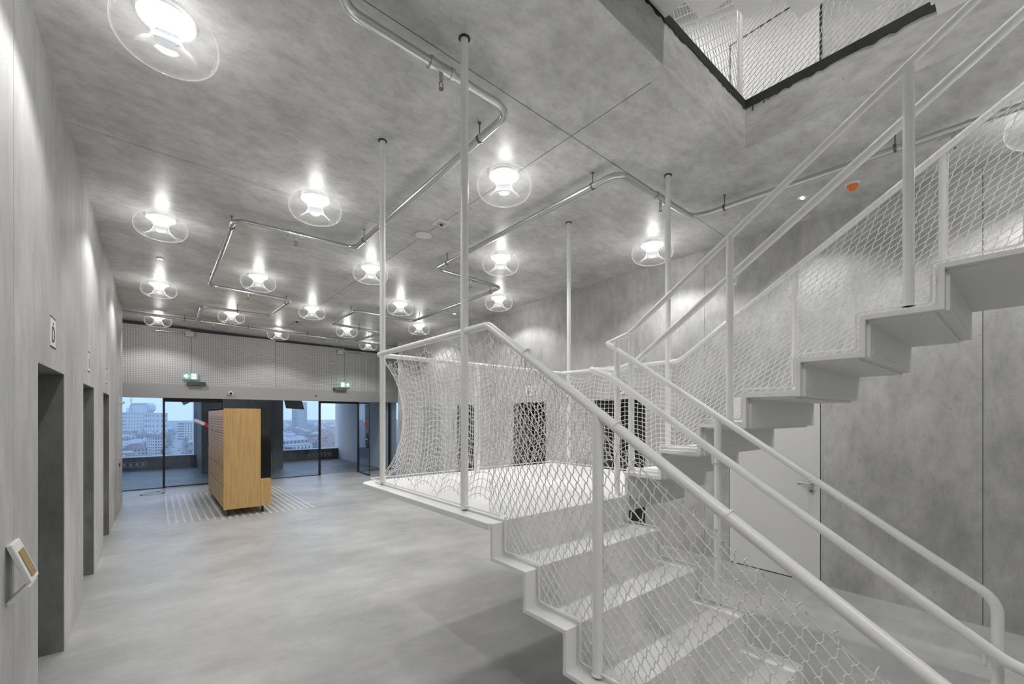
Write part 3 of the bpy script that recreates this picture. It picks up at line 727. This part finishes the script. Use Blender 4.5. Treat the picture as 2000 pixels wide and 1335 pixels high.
for x_, y_, lb_ in ((.05, -.05, 'added unseen glass ring lamp overhead above the camera by the left wall'), (.05, -3.1, 'added unseen glass ring lamp behind the camera by the left wall'), (1.0, -1.6, 'added unseen glass ring lamp behind the camera near the ceiling opening'), (4.64, -3.1, 'added unseen glass ring lamp behind the camera by the right wall')):  # lamps out of view, added as fill light from the camera side
    place_lamp(x_, y_, zc(x_), lb_)
place_lamp(3.6, 4.2, 8.0, 'added unseen glass ring lamp on the ceiling of the floor above, beyond the opening', 700); place_lamp(2.6, -.4, 8.0, 'added unseen glass ring lamp on the ceiling of the floor above, over the opening', 420)  # unseen upper-floor lamps, added to brighten the stairwell and the room above

# ================================================================== SPRINKLER PIPES
def pipe_run(name, label, pts, tees, hangers, r=.026, fr=.13, drop=.12):
    t = thing(name, label, 'pipe', pts[0] + (zc(pts[0][0]) - drop,))
    P = [(x, y, zc(x) - drop) for x, y in pts]
    MB().tube(fillet(P, fr, 8), r, 14).build('tube', M['zinc'], t, True)
    for x, y, d in tees:
        z = zc(x) - drop; d = Vector((1, 0, 0)) if d == 'x' else Vector((0, 1, 0)); c = Vector((x, y, z))
        te = MB().tube([c - d * .07, c + d * .07], r + .006, 14).build('tee_fitting', M['zinc'], t, True)
        for s in (-1, 1): MB().tube([c + d * (.07 * s - .010), c + d * (.07 * s + .010)], r + .011, 14).build('press_ring', M['zinc'], te, True)
        b = MB(); b.cyl(c - Vector((0, 0, r)), c - Vector((0, 0, r + .05)), .013, 10); b.build('drop_nipple', M['zinc'], te, True)
        b = MB(); e = c - Vector((0, 0, r + .05))
        b.tube([e, e - Vector((.012, 0, .012)), e - Vector((.012, 0, .035)), e - Vector((0, 0, .045))], .003, 6); b.tube([e, e - Vector((-.012, 0, .012)), e - Vector((-.012, 0, .035)), e - Vector((0, 0, .045))], .003, 6)
        b.cyl(e - Vector((0, 0, .045)), e - Vector((0, 0, .048)), .014, 12); b.build('sprinkler_head', M['brass'], te, True)
    for x, y, d in hangers:
        z = zc(x) - drop; d = Vector((1, 0, 0)) if d == 'x' else Vector((0, 1, 0)); c = Vector((x, y, z))
        b = MB(); b.tube([c - d * .008, c + d * .008], r + .005, 12); b.cyl(c + Vector((0, 0, r)), c + Vector((0, 0, drop)), .0045, 6); b.cyl(c + Vector((0, 0, drop - .006)), c + Vector((0, 0, drop)), .014, 8); b.build('hanger', M['brass'], t)
    return t
pipe_run('sprinkler_pipe', 'galvanised sprinkler pipe zigzagging over the left half of the ceiling',
         [(.60, 1.2), (.72, 2.235), (1.845, 2.235), (1.88, 5.27), (.645, 5.40), (.665, 8.36), (1.85, 8.38), (1.80, 9.95), (.68, 10.05), (.70, 11.6), (1.4, 11.62)],
         [(1.31, 2.235, 'x'), (1.235, 5.34, 'x'), (1.20, 8.37, 'x'), (1.0, 11.61, 'x')],
         [(1.85, 2.6, 'y'), (1.875, 4.95, 'y'), (.65, 5.62, 'y'), (.662, 8.1, 'y'), (1.84, 8.65, 'y'), (1.25, 10.0, 'x'), (.69, 11.2, 'y')])
pipe_run('sprinkler_pipe', 'galvanised sprinkler pipe zigzagging over the right half of the ceiling past the opening',
         [(4.32, -1), (4.17, 2.0), (4.12, 2.15), (2.96, 2.17), (2.965, 5.21), (4.13, 5.22), (4.16, 8.25), (2.95, 8.26), (2.97, 9.75), (4.16, 9.86), (4.1, 11.4)],
         [(4.27, .33, 'y'), (3.57, 2.16, 'x'), (3.55, 5.215, 'x'), (3.55, 8.255, 'x')],
         [(4.22, .63, 'y'), (4.175, 1.85, 'y'), (2.962, 2.45, 'y'), (2.965, 4.9, 'y'), (4.135, 5.5, 'y'), (4.155, 7.95, 'y'), (2.955, 8.5, 'y'), (3.6, 9.81, 'x'), (4.13, 10.6, 'y')])
pipe_run('sprinkler_pipe', 'straight galvanised pipe running across the ceiling just before the perforated panels', [(-1.0, 11.98), (5.9, 11.7)], [(3.72, 11.79, 'x')],
         [(.5, 11.92, 'x'), (1.7, 11.87, 'x'), (3.0, 11.82, 'x'), (4.6, 11.755, 'x')], r=.030, drop=.075)
for i, (xb, xl) in enumerate(((.66, .3), (4.30, 4.45))):
    t = thing('junction_box', ('white junction box at the panel top beside the farthest left-wall lamp', 'white junction box at the panel top beside the farthest right-wall lamp')[i], 'box', (xb, 13.34, 3.7))
    z = zc(xb) - .16
    MB().box(xb - .08, xb + .08, 13.26, 13.36, z - .08, z + .05).build('housing', M['lgrey'], t, bevel=.004)
    b = MB(); b.tube([(xb - .08 if i == 0 else xb + .08, 13.3, z), (xl - .3 if i == 0 else xl + .5, 13.3, z)], .010, 8); b.build('conduit', M['chrome'], t, True)

# ================================================================== CEILING FIXTURES
x, y = 2.458, 4.60
t = thing('ceiling_speaker', 'round white flush loudspeaker on the ceiling joint', 'speaker', (x, y, zc(x)))
MB().cyl((x, y, zc(x)), (x, y, zc(x) - .008), .105, 32).build('rim', M['lgrey'], t, True); MB().cyl((x, y, zc(x) - .008), (x, y, zc(x) - .011), .095, 32).build('grille', M['lampbase'], t, True)
x, y = 2.457, 4.19
t = thing('ceiling_sensor', 'square white sensor plate on the ceiling beside the round speaker', 'sensor', (x, y, zc(x)))
MB().box(x - .075, x + .075, y - .075, y + .075, zc(x) - .012, zc(x)).build('plate', M['lampbase'], t, bevel=.003); MB().box(x - .045, x + .045, y - .045, y + .045, zc(x) - .018, zc(x) - .012).build('window', M['lgrey'], t); MB().cyl((x, y, zc(x) - .018), (x, y, zc(x) - .03), .018, 12).build('lens', M['dgrey'], t)
def smoke(x, y, label, m):
    t = thing('smoke_detector', label, 'detector', (x, y, zc(x))); z = zc(x)
    MB().lathe([(.001, 0), (.056, 0), (.056, -.014), (.048, -.022), (.001, -.022)], (x, y, z), 28).build('base', M['lampbase'], t, True)
    MB().lathe([(.042, -.022), (.042, -.034), (.030, -.040), (.030, -.056), (.024, -.064), (.001, -.064)], (x, y, z), 28).build('cap', M[m], t, True)
smoke(4.808, 1.006, 'smoke detector with a bright orange dust cap above the upper flight', 'orange')
m = mat('rust_cap', (.25, .10, .06), .6); M['rust'] = m
smoke(2.455, 10.52, 'small rust-coloured smoke detector among the far middle lamps', 'rust')
for x, y, lb in ((4.758, 1.379, 'twin-lens downlight shining beside the orange smoke detector'), (.056, 7.85, 'tiny downlight between two left-wall lamps'), (4.705, 7.49, 'tiny downlight between two right-wall lamps')):
    t = thing('downlight', lb, 'downlight', (x, y, zc(x))); z = zc(x)
    MB().cyl((x, y, z), (x, y, z - .006), .045, 24).build('trim_ring', M['lampbase'], t, True)
    for s in (-.016, .016): MB().cyl((x + s, y, z - .006), (x + s, y, z - .009), .012, 14).build('lens', M['spotlit'], t, True)
    ld = bpy.data.lights.new('downlight_beam', 'SPOT'); ld.energy = 38 if y < 2 else 12; ld.spot_size = 2.0; ld.spot_blend = .6; ld.shadow_soft_size = .03; lo = bpy.data.objects.new('downlight_beam', ld); C.objects.link(lo); lo.location = (x, y, z - .02); lo['kind'] = 'helper'

# ================================================================== BACK WALL FITTINGS
def exit_sign(x0, x1, z0, z1, flip, label):
    t = thing('exit_sign', label, 'exit sign', ((x0 + x1) / 2, 13.34, z0)); Y = 13.30
    MB().box(x0, x1, Y, 13.36, z0, z1).build('panel', M['exitg'], t)
    W_, H_ = x1 - x0, z1 - z0
    def q(u, v): return (x0 + W_ * (1 - u if flip else u), z0 + H_ * v)
    def poly(name, pts, m='exitw', d=.003): MB().prism([q(*p) for p in pts], (Y - d, Y), lambda a, b, h: (a, h, b)).build(name, M[m], t)
    poly('arrow', [(.07, .5), (.26, .84), (.33, .80), (.22, .58), (.44, .58), (.44, .42), (.22, .42), (.33, .20), (.26, .16)])
    poly('doorway', [(.58, .08), (.88, .08), (.88, .92), (.58, .92)], d=.002)
    for nm, pts in (('runner', [(.70, .76), (.76, .76), (.76, .86), (.70, .86)]), ('runner', [(.64, .60), (.80, .70), (.82, .66), (.74, .56), (.76, .44), (.86, .30), (.82, .26), (.72, .40), (.62, .18), (.58, .22), (.68, .46), (.68, .58), (.62, .50), (.60, .54)])):
        poly(nm, pts, 'exitg', .005)
exit_sign(.517, .825, 2.665, 2.815, False, 'lit green exit sign with a left-pointing arrow on the perforated panel')
exit_sign(4.299, 4.606, 2.625, 2.775, True, 'lit green exit sign with a right-pointing arrow on the perforated panel')
for x0, x1, lb in ((.60, .98, 'dark wedge-shaped door sensor under the left exit sign'), (4.12, 4.48, 'dark wedge-shaped door sensor under the right exit sign')):
    o = MB().prism([(13.20, 2.512), (13.36, 2.512), (13.36, 2.60), (13.24, 2.60)], (x0, x1), lambda a, b, h: (h, a, b)).build('door_sensor', M['dgrey'], bevel=.004); tag(o, lb, 'sensor')
x = 1.51
t = thing('security_camera', 'small white dome security camera on the grey fascia', 'camera', (x, 13.28, 2.34))
MB().cyl((x, 13.28, 2.345), (x, 13.22, 2.345), .052, 20).build('housing', M['lampbase'], t, True); MB().cyl((x, 13.22, 2.335), (x, 13.205, 2.335), .030, 16).build('lens', M['black'], t, True)
x = 3.6
t = thing('motion_sensor', 'tiny black motion sensor on the grey fascia right of the camera', 'sensor', (x, 13.28, 2.345)); MB().cyl((x, 13.28, 2.345), (x, 13.262, 2.345), .03, 16).build('ring', M['lgrey'], t, True); MB().cyl((x, 13.262, 2.345), (x, 13.255, 2.345), .022, 16).build('lens', M['ink'], t, True)
# lights hanging outside
t = thing('loggia_spotlight', 'grey tilted spotlight hanging in the loggia above the glass door', 'spotlight', (.80, 17.2, 2.3)); c = Vector((.80, 17.2, 2.23))
MB().cyl(c + Vector((-.14, 0, -.06)), c + Vector((.12, 0, .08)), .09, 18, .07).build('head', M['lgrey'], t, True); MB().cyl(c, (c.x, c.y, 3.0), .012, 8).build('stem', M['dgrey'], t)
t = thing('loggia_panel_lamp', 'flat grey panel lamp hanging in the loggia right of the pillar', 'lamp', (3.6, 15.8, 2.12))
MB().obox((3.60, 15.8, 2.13), (.28, 0, -.015), (.05, .09, -.135), (0, .012, .008)).build('panel', M['dgrey'], t, bevel=.004); MB().cyl((3.60, 15.8, 2.15), (3.60, 15.8, 3.0), .012, 8).build('stem', M['dgrey'], t)

# ================================================================== LOCKER CABINET
cx0, cx1, cy0, cy1, cz0, cz1 = .905, 1.63, 8.85, 11.55, .128, 1.88
t = thing('parcel_locker', 'free-standing light oak locker cabinet with black upper side on short black legs', 'cabinet', ((cx0 + cx1) / 2, (cy0 + cy1) / 2, 0))
XS = 1.465
MB().box(cx0 + .02, XS, cy0 + .02, cy1 - .02, cz0 + .02, cz1 - .02).build('body', M['wood'], t)
MB().box(cx0, XS, cy0, cy0 + .02, cz0, cz1).build('end_panel', M['wood'], t, bevel=.002); MB().box(cx0, XS, cy1 - .02, cy1, cz0, cz1).build('end_panel', M['wood'], t)
MB().box(cx0, XS, cy0 + .02, cy1 - .02, cz1 - .02, cz1).build('top_panel', M['wood'], t); MB().box(cx0, XS, cy0 + .02, cy1 - .02, cz0, cz0 + .02).build('bottom_panel', M['wood'], t)
MB().box(XS + .004, cx1, cy0 + .003, cy1, cz0 + .5, cz1 - .01).build('screen_side', M['blackgloss'], t, bevel=.003)
MB().box(XS + .004, cx1, cy0 + .003, cy1, cz0, cz0 + .496).build('plinth_side', M['wood'], t, bevel=.002)
nc = 9; fy0, fy1, fz0, fz1 = cy0 + .07, cy1 - .07, cz0 + .05, cz1 - .14; cw = (fy1 - fy0) / nc
MB().box(cx0 + .006, cx0 + .02, fy0 - .02, fy1 + .02, fz0 - .02, fz1 + .02).build('recess_back', M['dgrey'], t)
b = MB()
for q in ((cy0 + .02, fy0, cz0, cz1), (fy1, cy1 - .02, cz0, cz1), (fy0, fy1, fz1, cz1), (fy0, fy1, cz0, fz0)): b.box(cx0, cx0 + .02, q[0], q[1], q[2], q[3])
b.build('front_frame', M['wood'], t)
me = None
nr = 32; rh = (fz1 - fz0) / nr
for i in range(nc):
    b = MB()
    for j in range(nr): b.box(cx0 - .002, cx0 + .008, fy0 + i * cw + .010, fy0 + (i + 1) * cw - .010, fz0 + j * rh + .006, fz0 + (j + 1) * rh - .006)
    col = b.build('slot_column', M['wood'], t); col['kind'] = 'stuff'
    for zz in (.30, .62, 1.22):
        MB().box(cx0 - .004, cx0, fy0 + i * cw + .03, fy0 + i * cw + .10, zz + cz0 + .1, zz + cz0 + .125).build('lock', M['dgrey'], t)
for lx in (.985, 1.51):
    for ly in (cy0 + .1, cy1 - .1): MB().cyl((lx, ly, 0), (lx, ly, cz0), .02, 10).build('leg', M['black'], t)
# ---- tactile strips on the floor
t = thing('tactile_paving', 'field of pale raised guide strips on the floor around the locker', 'floor strips', (1.25, 10.4, 0))
for k in range(22):
    x = .17 + k * .103; b = MB()
    if x < .88:
        yy = 8.86
        while yy < 10.3: MB().box(x - .013, x + .013, yy, yy + .07, 0, .005).build('guide_stud', M['tactile'], t); yy += .115
        b.box(x - .013, x + .013, yy, 12.05, 0, .005)
    else: b.box(x - .013, x + .013, 8.72, 12.05, 0, .005)
    b.build('guide_strip', M['tactile'], t)
# ---- dark floor lettering by the glass
def ring_D(fn, m, name, par, w, h, th):
    n = 14
    def outl(w, h, o):
        p = [(o, o), (o, h - o)]
        for k in range(n + 1):
            a = math.pi / 2 - math.pi * k / n; p.append((w * .5 + (w * .5 - o) * math.cos(a), h / 2 + (h / 2 - o) * math.sin(a)))
        return p
    A, B = outl(w, h, 0), outl(w, h, th); N = len(A); b = MB()
    vs = [fn(u, v, 0) for u, v in A] + [fn(u, v, 0) for u, v in B] + [fn(u, v, 1) for u, v in A] + [fn(u, v, 1) for u, v in B]; fs = []
    for i in range(N):
        j = (i + 1) % N; fs += [(2 * N + i, 2 * N + j, 3 * N + j, 3 * N + i), (i, j, 2 * N + j, 2 * N + i), (N + i, 3 * N + i, 3 * N + j, N + j)]
    b.add(vs, fs); return b.build(name, M[m], par)
for X0_, Y0_, lb in ((-.27, 12.38, 'dark letter D mark on the floor before the left glass pane'), (5.05, 11.95, 'dark letter D mark on the floor under the open glass door')):
    t = thing('floor_lettering', lb, 'floor sign', (X0_ + .2, Y0_ + .3, 0))
    ring_D(lambda u, v, h: (X0_ + v, Y0_ + .30 - u, .001 + h * .001), 'decal', 'letter', t, .30, .44, .05)
    MB().box(X0_ + .08, X0_ + .46, Y0_ + .50, Y0_ + .54, .0005, .002).build('bar', M['decal'], t); MB().box(X0_ + .29, X0_ + .36, Y0_ + .40, Y0_ + .50, .0005, .002).build('dot', M['decal'], t)
# ---- wall signs
def text_mesh(ch, size, fn, name, par, m):
    cu = bpy.data.curves.new('glyph', 'FONT'); cu.body = ch; cu.size = size; cu.align_x = 'CENTER'; cu.align_y = 'CENTER'; cu.extrude = 0; cu.resolution_u = 6
    ob = bpy.data.objects.new('glyph', cu); C.objects.link(ob); bpy.context.view_layer.update()
    me = bpy.data.meshes.new_from_object(ob.evaluated_get(bpy.context.evaluated_depsgraph_get())); bpy.data.objects.remove(ob)
    vs = [fn(v.co.x, v.co.y) for v in me.vertices]; fs = [tuple(p.vertices) for p in me.polygons]; bpy.data.meshes.remove(me)
    MB().add(vs, fs).build(name, M[m], par)
def wall_sign(side, yc, zcn, ch, label, w=.19, h=.20):
    X = XL if side < 0 else XR; n = 1 if side < 0 else -1
    t = thing('wall_sign', label, 'sign', (X, yc, zcn))
    MB().box(min(X, X + n * .002), max(X, X + n * .002), yc - w / 2, yc + w / 2, zcn - h / 2, zcn + h / 2).build('foil', M['signw'], t)
    for z in (zcn - h / 2, zcn + h / 2 - .007): MB().box(min(X, X + n * .004), max(X, X + n * .004), yc - w / 2, yc + w / 2, z, z + .007).build('bar', M['ink'], t)
    text_mesh(ch, .15, lambda u, v: (X + n * .004, yc + n * u, zcn - .02 + v), 'letter', t, 'ink')
    MB().box(min(X, X + n * .004), max(X, X + n * .004), yc - .008, yc + .008, zcn + .048, zcn + .068).build('dot', M['ink'], t)
wall_sign(-1, 4.12, 2.30, 'D', 'white sign with letter D above the nearest doorway in the left wall')
wall_sign(-1, 6.12, 2.30, 'B', 'white letter sign above the second doorway in the left wall')
wall_sign(-1, 8.15, 2.30, 'B', 'white letter sign above the third doorway in the left wall')
wall_sign(1, 5.90, 2.22, 'B', 'white sign with letter B above the middle lift doorway in the right wall', .17, .22)
wall_sign(1, 3.87, 2.17, 'D', 'white sign above the nearest lift doorway behind the landing net', .15, .20)
# ---- card reader on the left wall
t = thing('card_reader', 'white triangular bracket card reader with ochre pad on the left wall', 'card reader', (XL, 2.78, 1.0))
A = Vector((XL, 0, 1.160)); Bp = Vector((XL + .064, 0, .972)); D_ = Vector((XL, 0, .900)); ry0, ry1 = 2.95, 3.10
def slab(p, q, th, y0, y1, name, m, inset=0):
    d = (q - p).normalized(); nn = Vector((d.z, 0, -d.x)); c = (p + q) / 2 + Vector((0, (y0 + y1) / 2, 0)) - nn * th / 2
    return MB().obox(c, d * ((q - p).length / 2 - inset), Vector((0, (y1 - y0) / 2, 0)), nn * th / 2)
slab(A, Bp, .020, ry0, ry1, '', '').build('face', M['lampbase'], t, bevel=.004)
slab(Bp, D_, .018, ry0, ry1, '', '').build('arm', M['lampbase'], t, bevel=.004)
d = (Bp - A).normalized(); nn = Vector((-d.z, 0, d.x)); nn = nn if nn.x > 0 else -nn
MB().obox((A + Bp) / 2 + Vector((0, (ry0 + ry1) / 2, 0)) + nn * .021 + d * .012, d * .066, Vector((0, .046, 0)), nn * .003).build('reader_pad', M['ochre'], t)

# ================================================================== CITY
GZ = -48.0
def at_px(x, Z): 
    u = (x - 1000) / F; return Vector(((S_ + C_ * u) * Z, (C_ - S_ * u) * Z, 0))
gr = MB(); gr.box(-3500, 5000, 60, 6000, GZ - 1, GZ); o = gr.build('ground', M['ground']); o['kind'] = 'structure'; o['label'] = 'distant city ground far below the loggia'
rc = random.Random(21)
def house(p, w_, d_, h_, rot, wall, roof, rh_, label, group, name='distant_house', nwin=3, floors=2, flat=False):
    t = thing(name, label, 'building', (p.x, p.y, GZ), group); R = Matrix.Rotation(rot, 3, 'Z'); P = Vector((p.x, p.y, GZ))
    f = lambda x, y, z: P + R @ Vector((x, y, z))
    b = MB(); vs = [f(x, y, z) for z in (0, h_) for y in (-d_ / 2, d_ / 2) for x in (-w_ / 2, w_ / 2)]
    b.add(vs, [(0, 2, 3, 1), (4, 5, 7, 6), (0, 1, 5, 4), (2, 6, 7, 3), (0, 4, 6, 2), (1, 3, 7, 5)]); b.build('walls', M[wall], t)
    b = MB(); e = .5
    if flat: vs = [f(x, y, z) for z in (h_, h_ + .8) for y in (-d_ / 2 - e, d_ / 2 + e) for x in (-w_ / 2 - e, w_ / 2 + e)]; b.add(vs, [(0, 2, 3, 1), (4, 5, 7, 6), (0, 1, 5, 4), (2, 6, 7, 3), (0, 4, 6, 2), (1, 3, 7, 5)])
    else:
        k = w_ / 2 - d_ * .25
        vs = [f(-w_ / 2 - e, -d_ / 2 - e, h_ - .2), f(w_ / 2 + e, -d_ / 2 - e, h_ - .2), f(w_ / 2 + e, d_ / 2 + e, h_ - .2), f(-w_ / 2 - e, d_ / 2 + e, h_ - .2), f(-k, 0, h_ + rh_), f(k, 0, h_ + rh_)]
        b.add(vs, [(0, 1, 5, 4), (2, 3, 4, 5), (1, 2, 5), (3, 0, 4), (3, 2, 1, 0)])
    b.build('roof', M[roof], t)
    b = MB(); fh = h_ / floors
    for i in range(nwin):
        for j in range(floors):
            x = -w_ / 2 + w_ * (i + .5) / nwin; z = fh * (j + .5); ww = min(w_ / nwin * .28, 1.1)
            for sgn in (-1, 1):
                vs = [f(x - ww, sgn * (d_ / 2 + .05), z - fh * .25), f(x + ww, sgn * (d_ / 2 + .05), z - fh * .25), f(x + ww, sgn * (d_ / 2 + .05), z + fh * .25), f(x - ww, sgn * (d_ / 2 + .05), z + fh * .25)]
                b.add(vs, [(0, 1, 2, 3)])
                y = -d_ / 2 + d_ * (i + .5) / nwin
                vs = [f(sgn * (w_ / 2 + .05), y - ww, z - fh * .25), f(sgn * (w_ / 2 + .05), y + ww, z - fh * .25), f(sgn * (w_ / 2 + .05), y + ww, z + fh * .25), f(sgn * (w_ / 2 + .05), y - ww, z + fh * .25)]
                b.add(vs, [(0, 1, 2, 3)])
    o = b.build('windows', M['cwin'], t); o['kind'] = 'stuff'
    return t
LH = 'small far-off city house with a pitched roof seen through the glass front'
TAKEN = [(at_px(338, 420).lerp(at_px(354, 3200), k / 40), 6) for k in range(41)] + [(at_px(x_, z_), r_) for x_, z_, r_ in ((372, 900, 30), (585, 1500, 40), (582, 520, 22), (572, 590, 28), (262, 1300, 52), (305, 1200, 36), (264, 500, 16), (304, 560, 16), (279, 1400, 48), (256, 1500, 10))]
# landmark buildings
p = at_px(352, 700) ; 
house(at_px(372, 900), 40, 18, 36, .62, 'cwall', 'croof2', 2, 'white slab block with a window grid beyond the street', None, 'distant_block', 7, 7, True)
house(at_px(585, 1500), 50, 20, 98, .62, 'cwall2', 'croof2', 3, 'tall pale slab tower on the horizon right of the pillar', None, 'distant_tower', 8, 20, True)
house(at_px(582, 520), 30, 12, 15, .62, 'cwall', 'croof2', 2, 'low white building with dark windows just above the parapet', None, 'distant_block', 5, 2, True)
house(at_px(572, 590), 42, 14, 17, .62, 'cwall2', 'croof2', 5, 'long grey-roofed house behind the low white building', None, 'distant_block', 6, 3)
house(at_px(262, 1300), 74, 26, 60, .68, 'cwall', 'croof2', 2, 'wide pale factory hall below the drum-shaped plant', None, 'distant_factory', 9, 6, True)
house(at_px(305, 1200), 46, 24, 58, .68, 'cwall', 'croof2', 2, 'pale cube-shaped factory annex right of the factory hall', None, 'distant_factory', 4, 4, True)
house(at_px(264, 500), 20, 13, 12, .9, 'cwall2', 'croof', 6, 'large brown-roofed house in the lower left of the city view', None, 'distant_block', 4, 3)
house(at_px(304, 560), 12, 18, 22, .5, 'cwall', 'croof', 4, 'white apartment house left of the black door frame', None, 'distant_block', 4, 6)
t = thing('distant_drum_plant', 'pale drum-shaped industrial plant on the skyline at the far left', 'building', tuple(at_px(279, 1400) + Vector((0, 0, GZ)))); P = at_px(279, 1400) + Vector((0, 0, GZ)); R3 = Matrix.Rotation(-TH, 3, 'Z')
b = MB(); b.prism([(-22, 0), (22, 0), (24, 62), (32, 72), (31, 84), (24, 92), (-24, 92), (-30, 84), (-28, 72), (-24, 62)], (-14, 14), lambda u, v, h: P + R3 @ Vector((u, h, v))); b.build('hall', M['cwall'], t)
b = MB(); b.tube([P + R3 @ Vector((x, -15, z)) for x, z in ((-27, 66), (-29, 80), (-23, 89), (23, 89), (30, 81), (27, 68))], 1.6, 6); b.build('truss', M['croof2'], t)
for k in range(4): MB().cyl(P + R3 @ Vector((-38 + k * 4, -16, 0)), P + R3 @ Vector((-38 + k * 4, -16, 76)), 1.2, 8).build('silo', M['cwall'], t, True)
t = thing('distant_chimney', 'thin banded red and white chimney on the skyline at the far left', 'chimney', tuple(at_px(256, 1500) + Vector((0, 0, GZ)))); P = at_px(256, 1500) + Vector((0, 0, GZ))
for k in range(15): MB().cyl(P + Vector((0, 0, k * 9)), P + Vector((0, 0, k * 9 + 9)), 1.6, 10).build('band', M['red' if k % 2 else 'cwall'], t, True)

def scatter(xa, xb, n, seed, skip=None):
    r = random.Random(seed); k = 0; tries = 0
    while k < n:
        yy = r.uniform(826, 905); Z = F * (EH - GZ - 6) / (yy - HY); 
        x = r.uniform(xa, xb)
        if Z > 3200: continue
        if skip and skip(x, Z): continue
        p = at_px(x, Z); s = r.uniform(.75, 1.3) * (1 + Z / 2500); tries += 1
        if tries > 6000: break
        if any((p - q).length < (10 * s + rr) for q, rr in TAKEN): continue
        TAKEN.append((p.copy(), 8.5 * s))
        wm, rm = r.choice(('cwall', 'cwall', 'cwall2', 'cwall3')), r.choice(('croof', 'croof', 'croof2'))
        lb = 'far-off city house with %s walls and %s roof seen %s of the pillar' % ({'cwall': 'white', 'cwall2': 'beige', 'cwall3': 'grey'}[wm], {'croof': 'brown', 'croof2': 'grey'}[rm], 'left' if x < 450 else 'right')
        house(p, 12 * s, 9 * s, r.uniform(5, 9) * (1 + Z / 5000), r.choice((.2, .3, .25, .25 + math.pi / 2)) + r.uniform(-.1, .1), wm, rm, 3.2 * s, lb, 'far-off city houses')
        k += 1
def road_skip(x, Z):
    p = at_px(x, Z); a0, a1 = at_px(338, 420), at_px(354, 3200); d = (a1 - a0).normalized(); q = p - a0; return abs(q.x * d.y - q.y * d.x) < 19
scatter(236, 410, 125, 4, road_skip); scatter(545, 672, 115, 5)
def tree(p, s, label, group):
    if any((p - q).length < rr + 4.2 * s for q, rr in TAKEN): return
    TAKEN.append((p.copy(), 3.2 * s))
    t = thing('distant_tree', label, 'tree', (p.x, p.y, GZ), group); P = Vector((p.x, p.y, GZ)); r = random.Random(int(p.x * 13)); b = MB()
    for k in range(6):
        c = P + Vector((r.uniform(-1.6, 1.6) * s, r.uniform(-1.6, 1.6) * s, r.uniform(4, 8) * s)); q = r.uniform(1.3, 2.2) * s
        b.lathe([(.01, q), (q * .75, q * .6), (q, 0), (q * .7, -q * .6), (.01, -q)], c, 7)
    b.build('crown', M['ctree'], t); MB().cyl(P, P + Vector((0, 0, 5 * s)), .25 * s, 6).build('trunk', M['ctree'], t)
for k in range(44):
    q0, q1 = at_px(338, 420), at_px(354, 3200); dq = (q1 - q0).normalized(); tree(q0 + dq * rc.uniform(20, 900) + Vector((-dq.y, dq.x, 0)) * rc.choice((-1, 1)) * rc.uniform(11, 14), rc.uniform(.8, 1.3), 'bare street tree lining the far-off road left of the pillar', 'trees along the far-off road')
for k in range(90):
    Z = rc.uniform(460, 1400); tree(at_px(rc.uniform(550, 668), Z), rc.uniform(.7, 1.2), 'bare tree between the far-off houses right of the pillar', 'trees among the far-off houses')
b = MB(); a0, a1 = at_px(338, 420), at_px(354, 3200); dd = (a1 - a0).normalized(); nn = Vector((-dd.y, dd.x, 0)) * 6
b.add([(a0 + nn) + Vector((0, 0, GZ + .1)), (a0 - nn) + Vector((0, 0, GZ + .1)), (a1 - nn) + Vector((0, 0, GZ + .1)), (a1 + nn) + Vector((0, 0, GZ + .1))], [(0, 1, 2, 3)])
o = b.build('street', M['road']); o['kind'] = 'structure'; o['label'] = 'straight street running away through the far-off city'
def car(p, col, label, ang):
    t = thing('parked_car', label, 'car', (p.x, p.y, GZ), 'cars on the far-off street'); d = Vector((math.cos(ang), math.sin(ang), 0)); nn = Vector((-d.y, d.x, 0)); P = Vector((p.x, p.y, GZ + .1))
    b = MB(); b.prism([(-2.1, .3), (2.1, .3), (2.1, .9), (1.2, 1.0), (.6, 1.5), (-1.2, 1.5), (-1.9, 1.0), (-2.1, .9)], (-.85, .85), lambda u, v, h: P + d * u + nn * h + Vector((0, 0, v))); b.build('body', M[col], t)
    for u in (-1.3, 1.3):
        for s in (-1, 1): MB().cyl(P + d * u + nn * (.7 * s) + Vector((0, 0, .32)), P + d * u + nn * (.9 * s) + Vector((0, 0, .32)), .32, 8).build('wheel', M['black'], t)
ang = math.atan2(dd.y, dd.x)
for k in range(12):
    q = a0 + dd * (30 + k * 26) + nn * (.62 if k % 2 else -.62); car(q, ('red' if k == 2 else ('cwall', 'cwall3', 'dgrey')[k % 3]), 'red car on the far-off street' if k == 2 else 'car parked along the far-off street', ang)

# haze lying over the city (real scattering air, well outside the building)
hz = MB().box(-1200, 2200, 200, 2800, GZ + .5, 70).build('city_haze', None); hz.data.materials.clear()
hm = bpy.data.materials.new('thin_city_haze'); hm.use_nodes = True; hn = hm.node_tree.nodes; hn.clear()
ho = hn.new('ShaderNodeOutputMaterial'); hv = hn.new('ShaderNodeVolumeScatter'); hv.inputs['Color'].default_value = (.96, .98, 1, 1); hv.inputs['Density'].default_value = .00026
hm.node_tree.links.new(hv.outputs[0], ho.inputs['Volume']); hz.data.materials.append(hm); hz['kind'] = 'structure'; hz['label'] = 'thin pale haze lying over the far-off city'
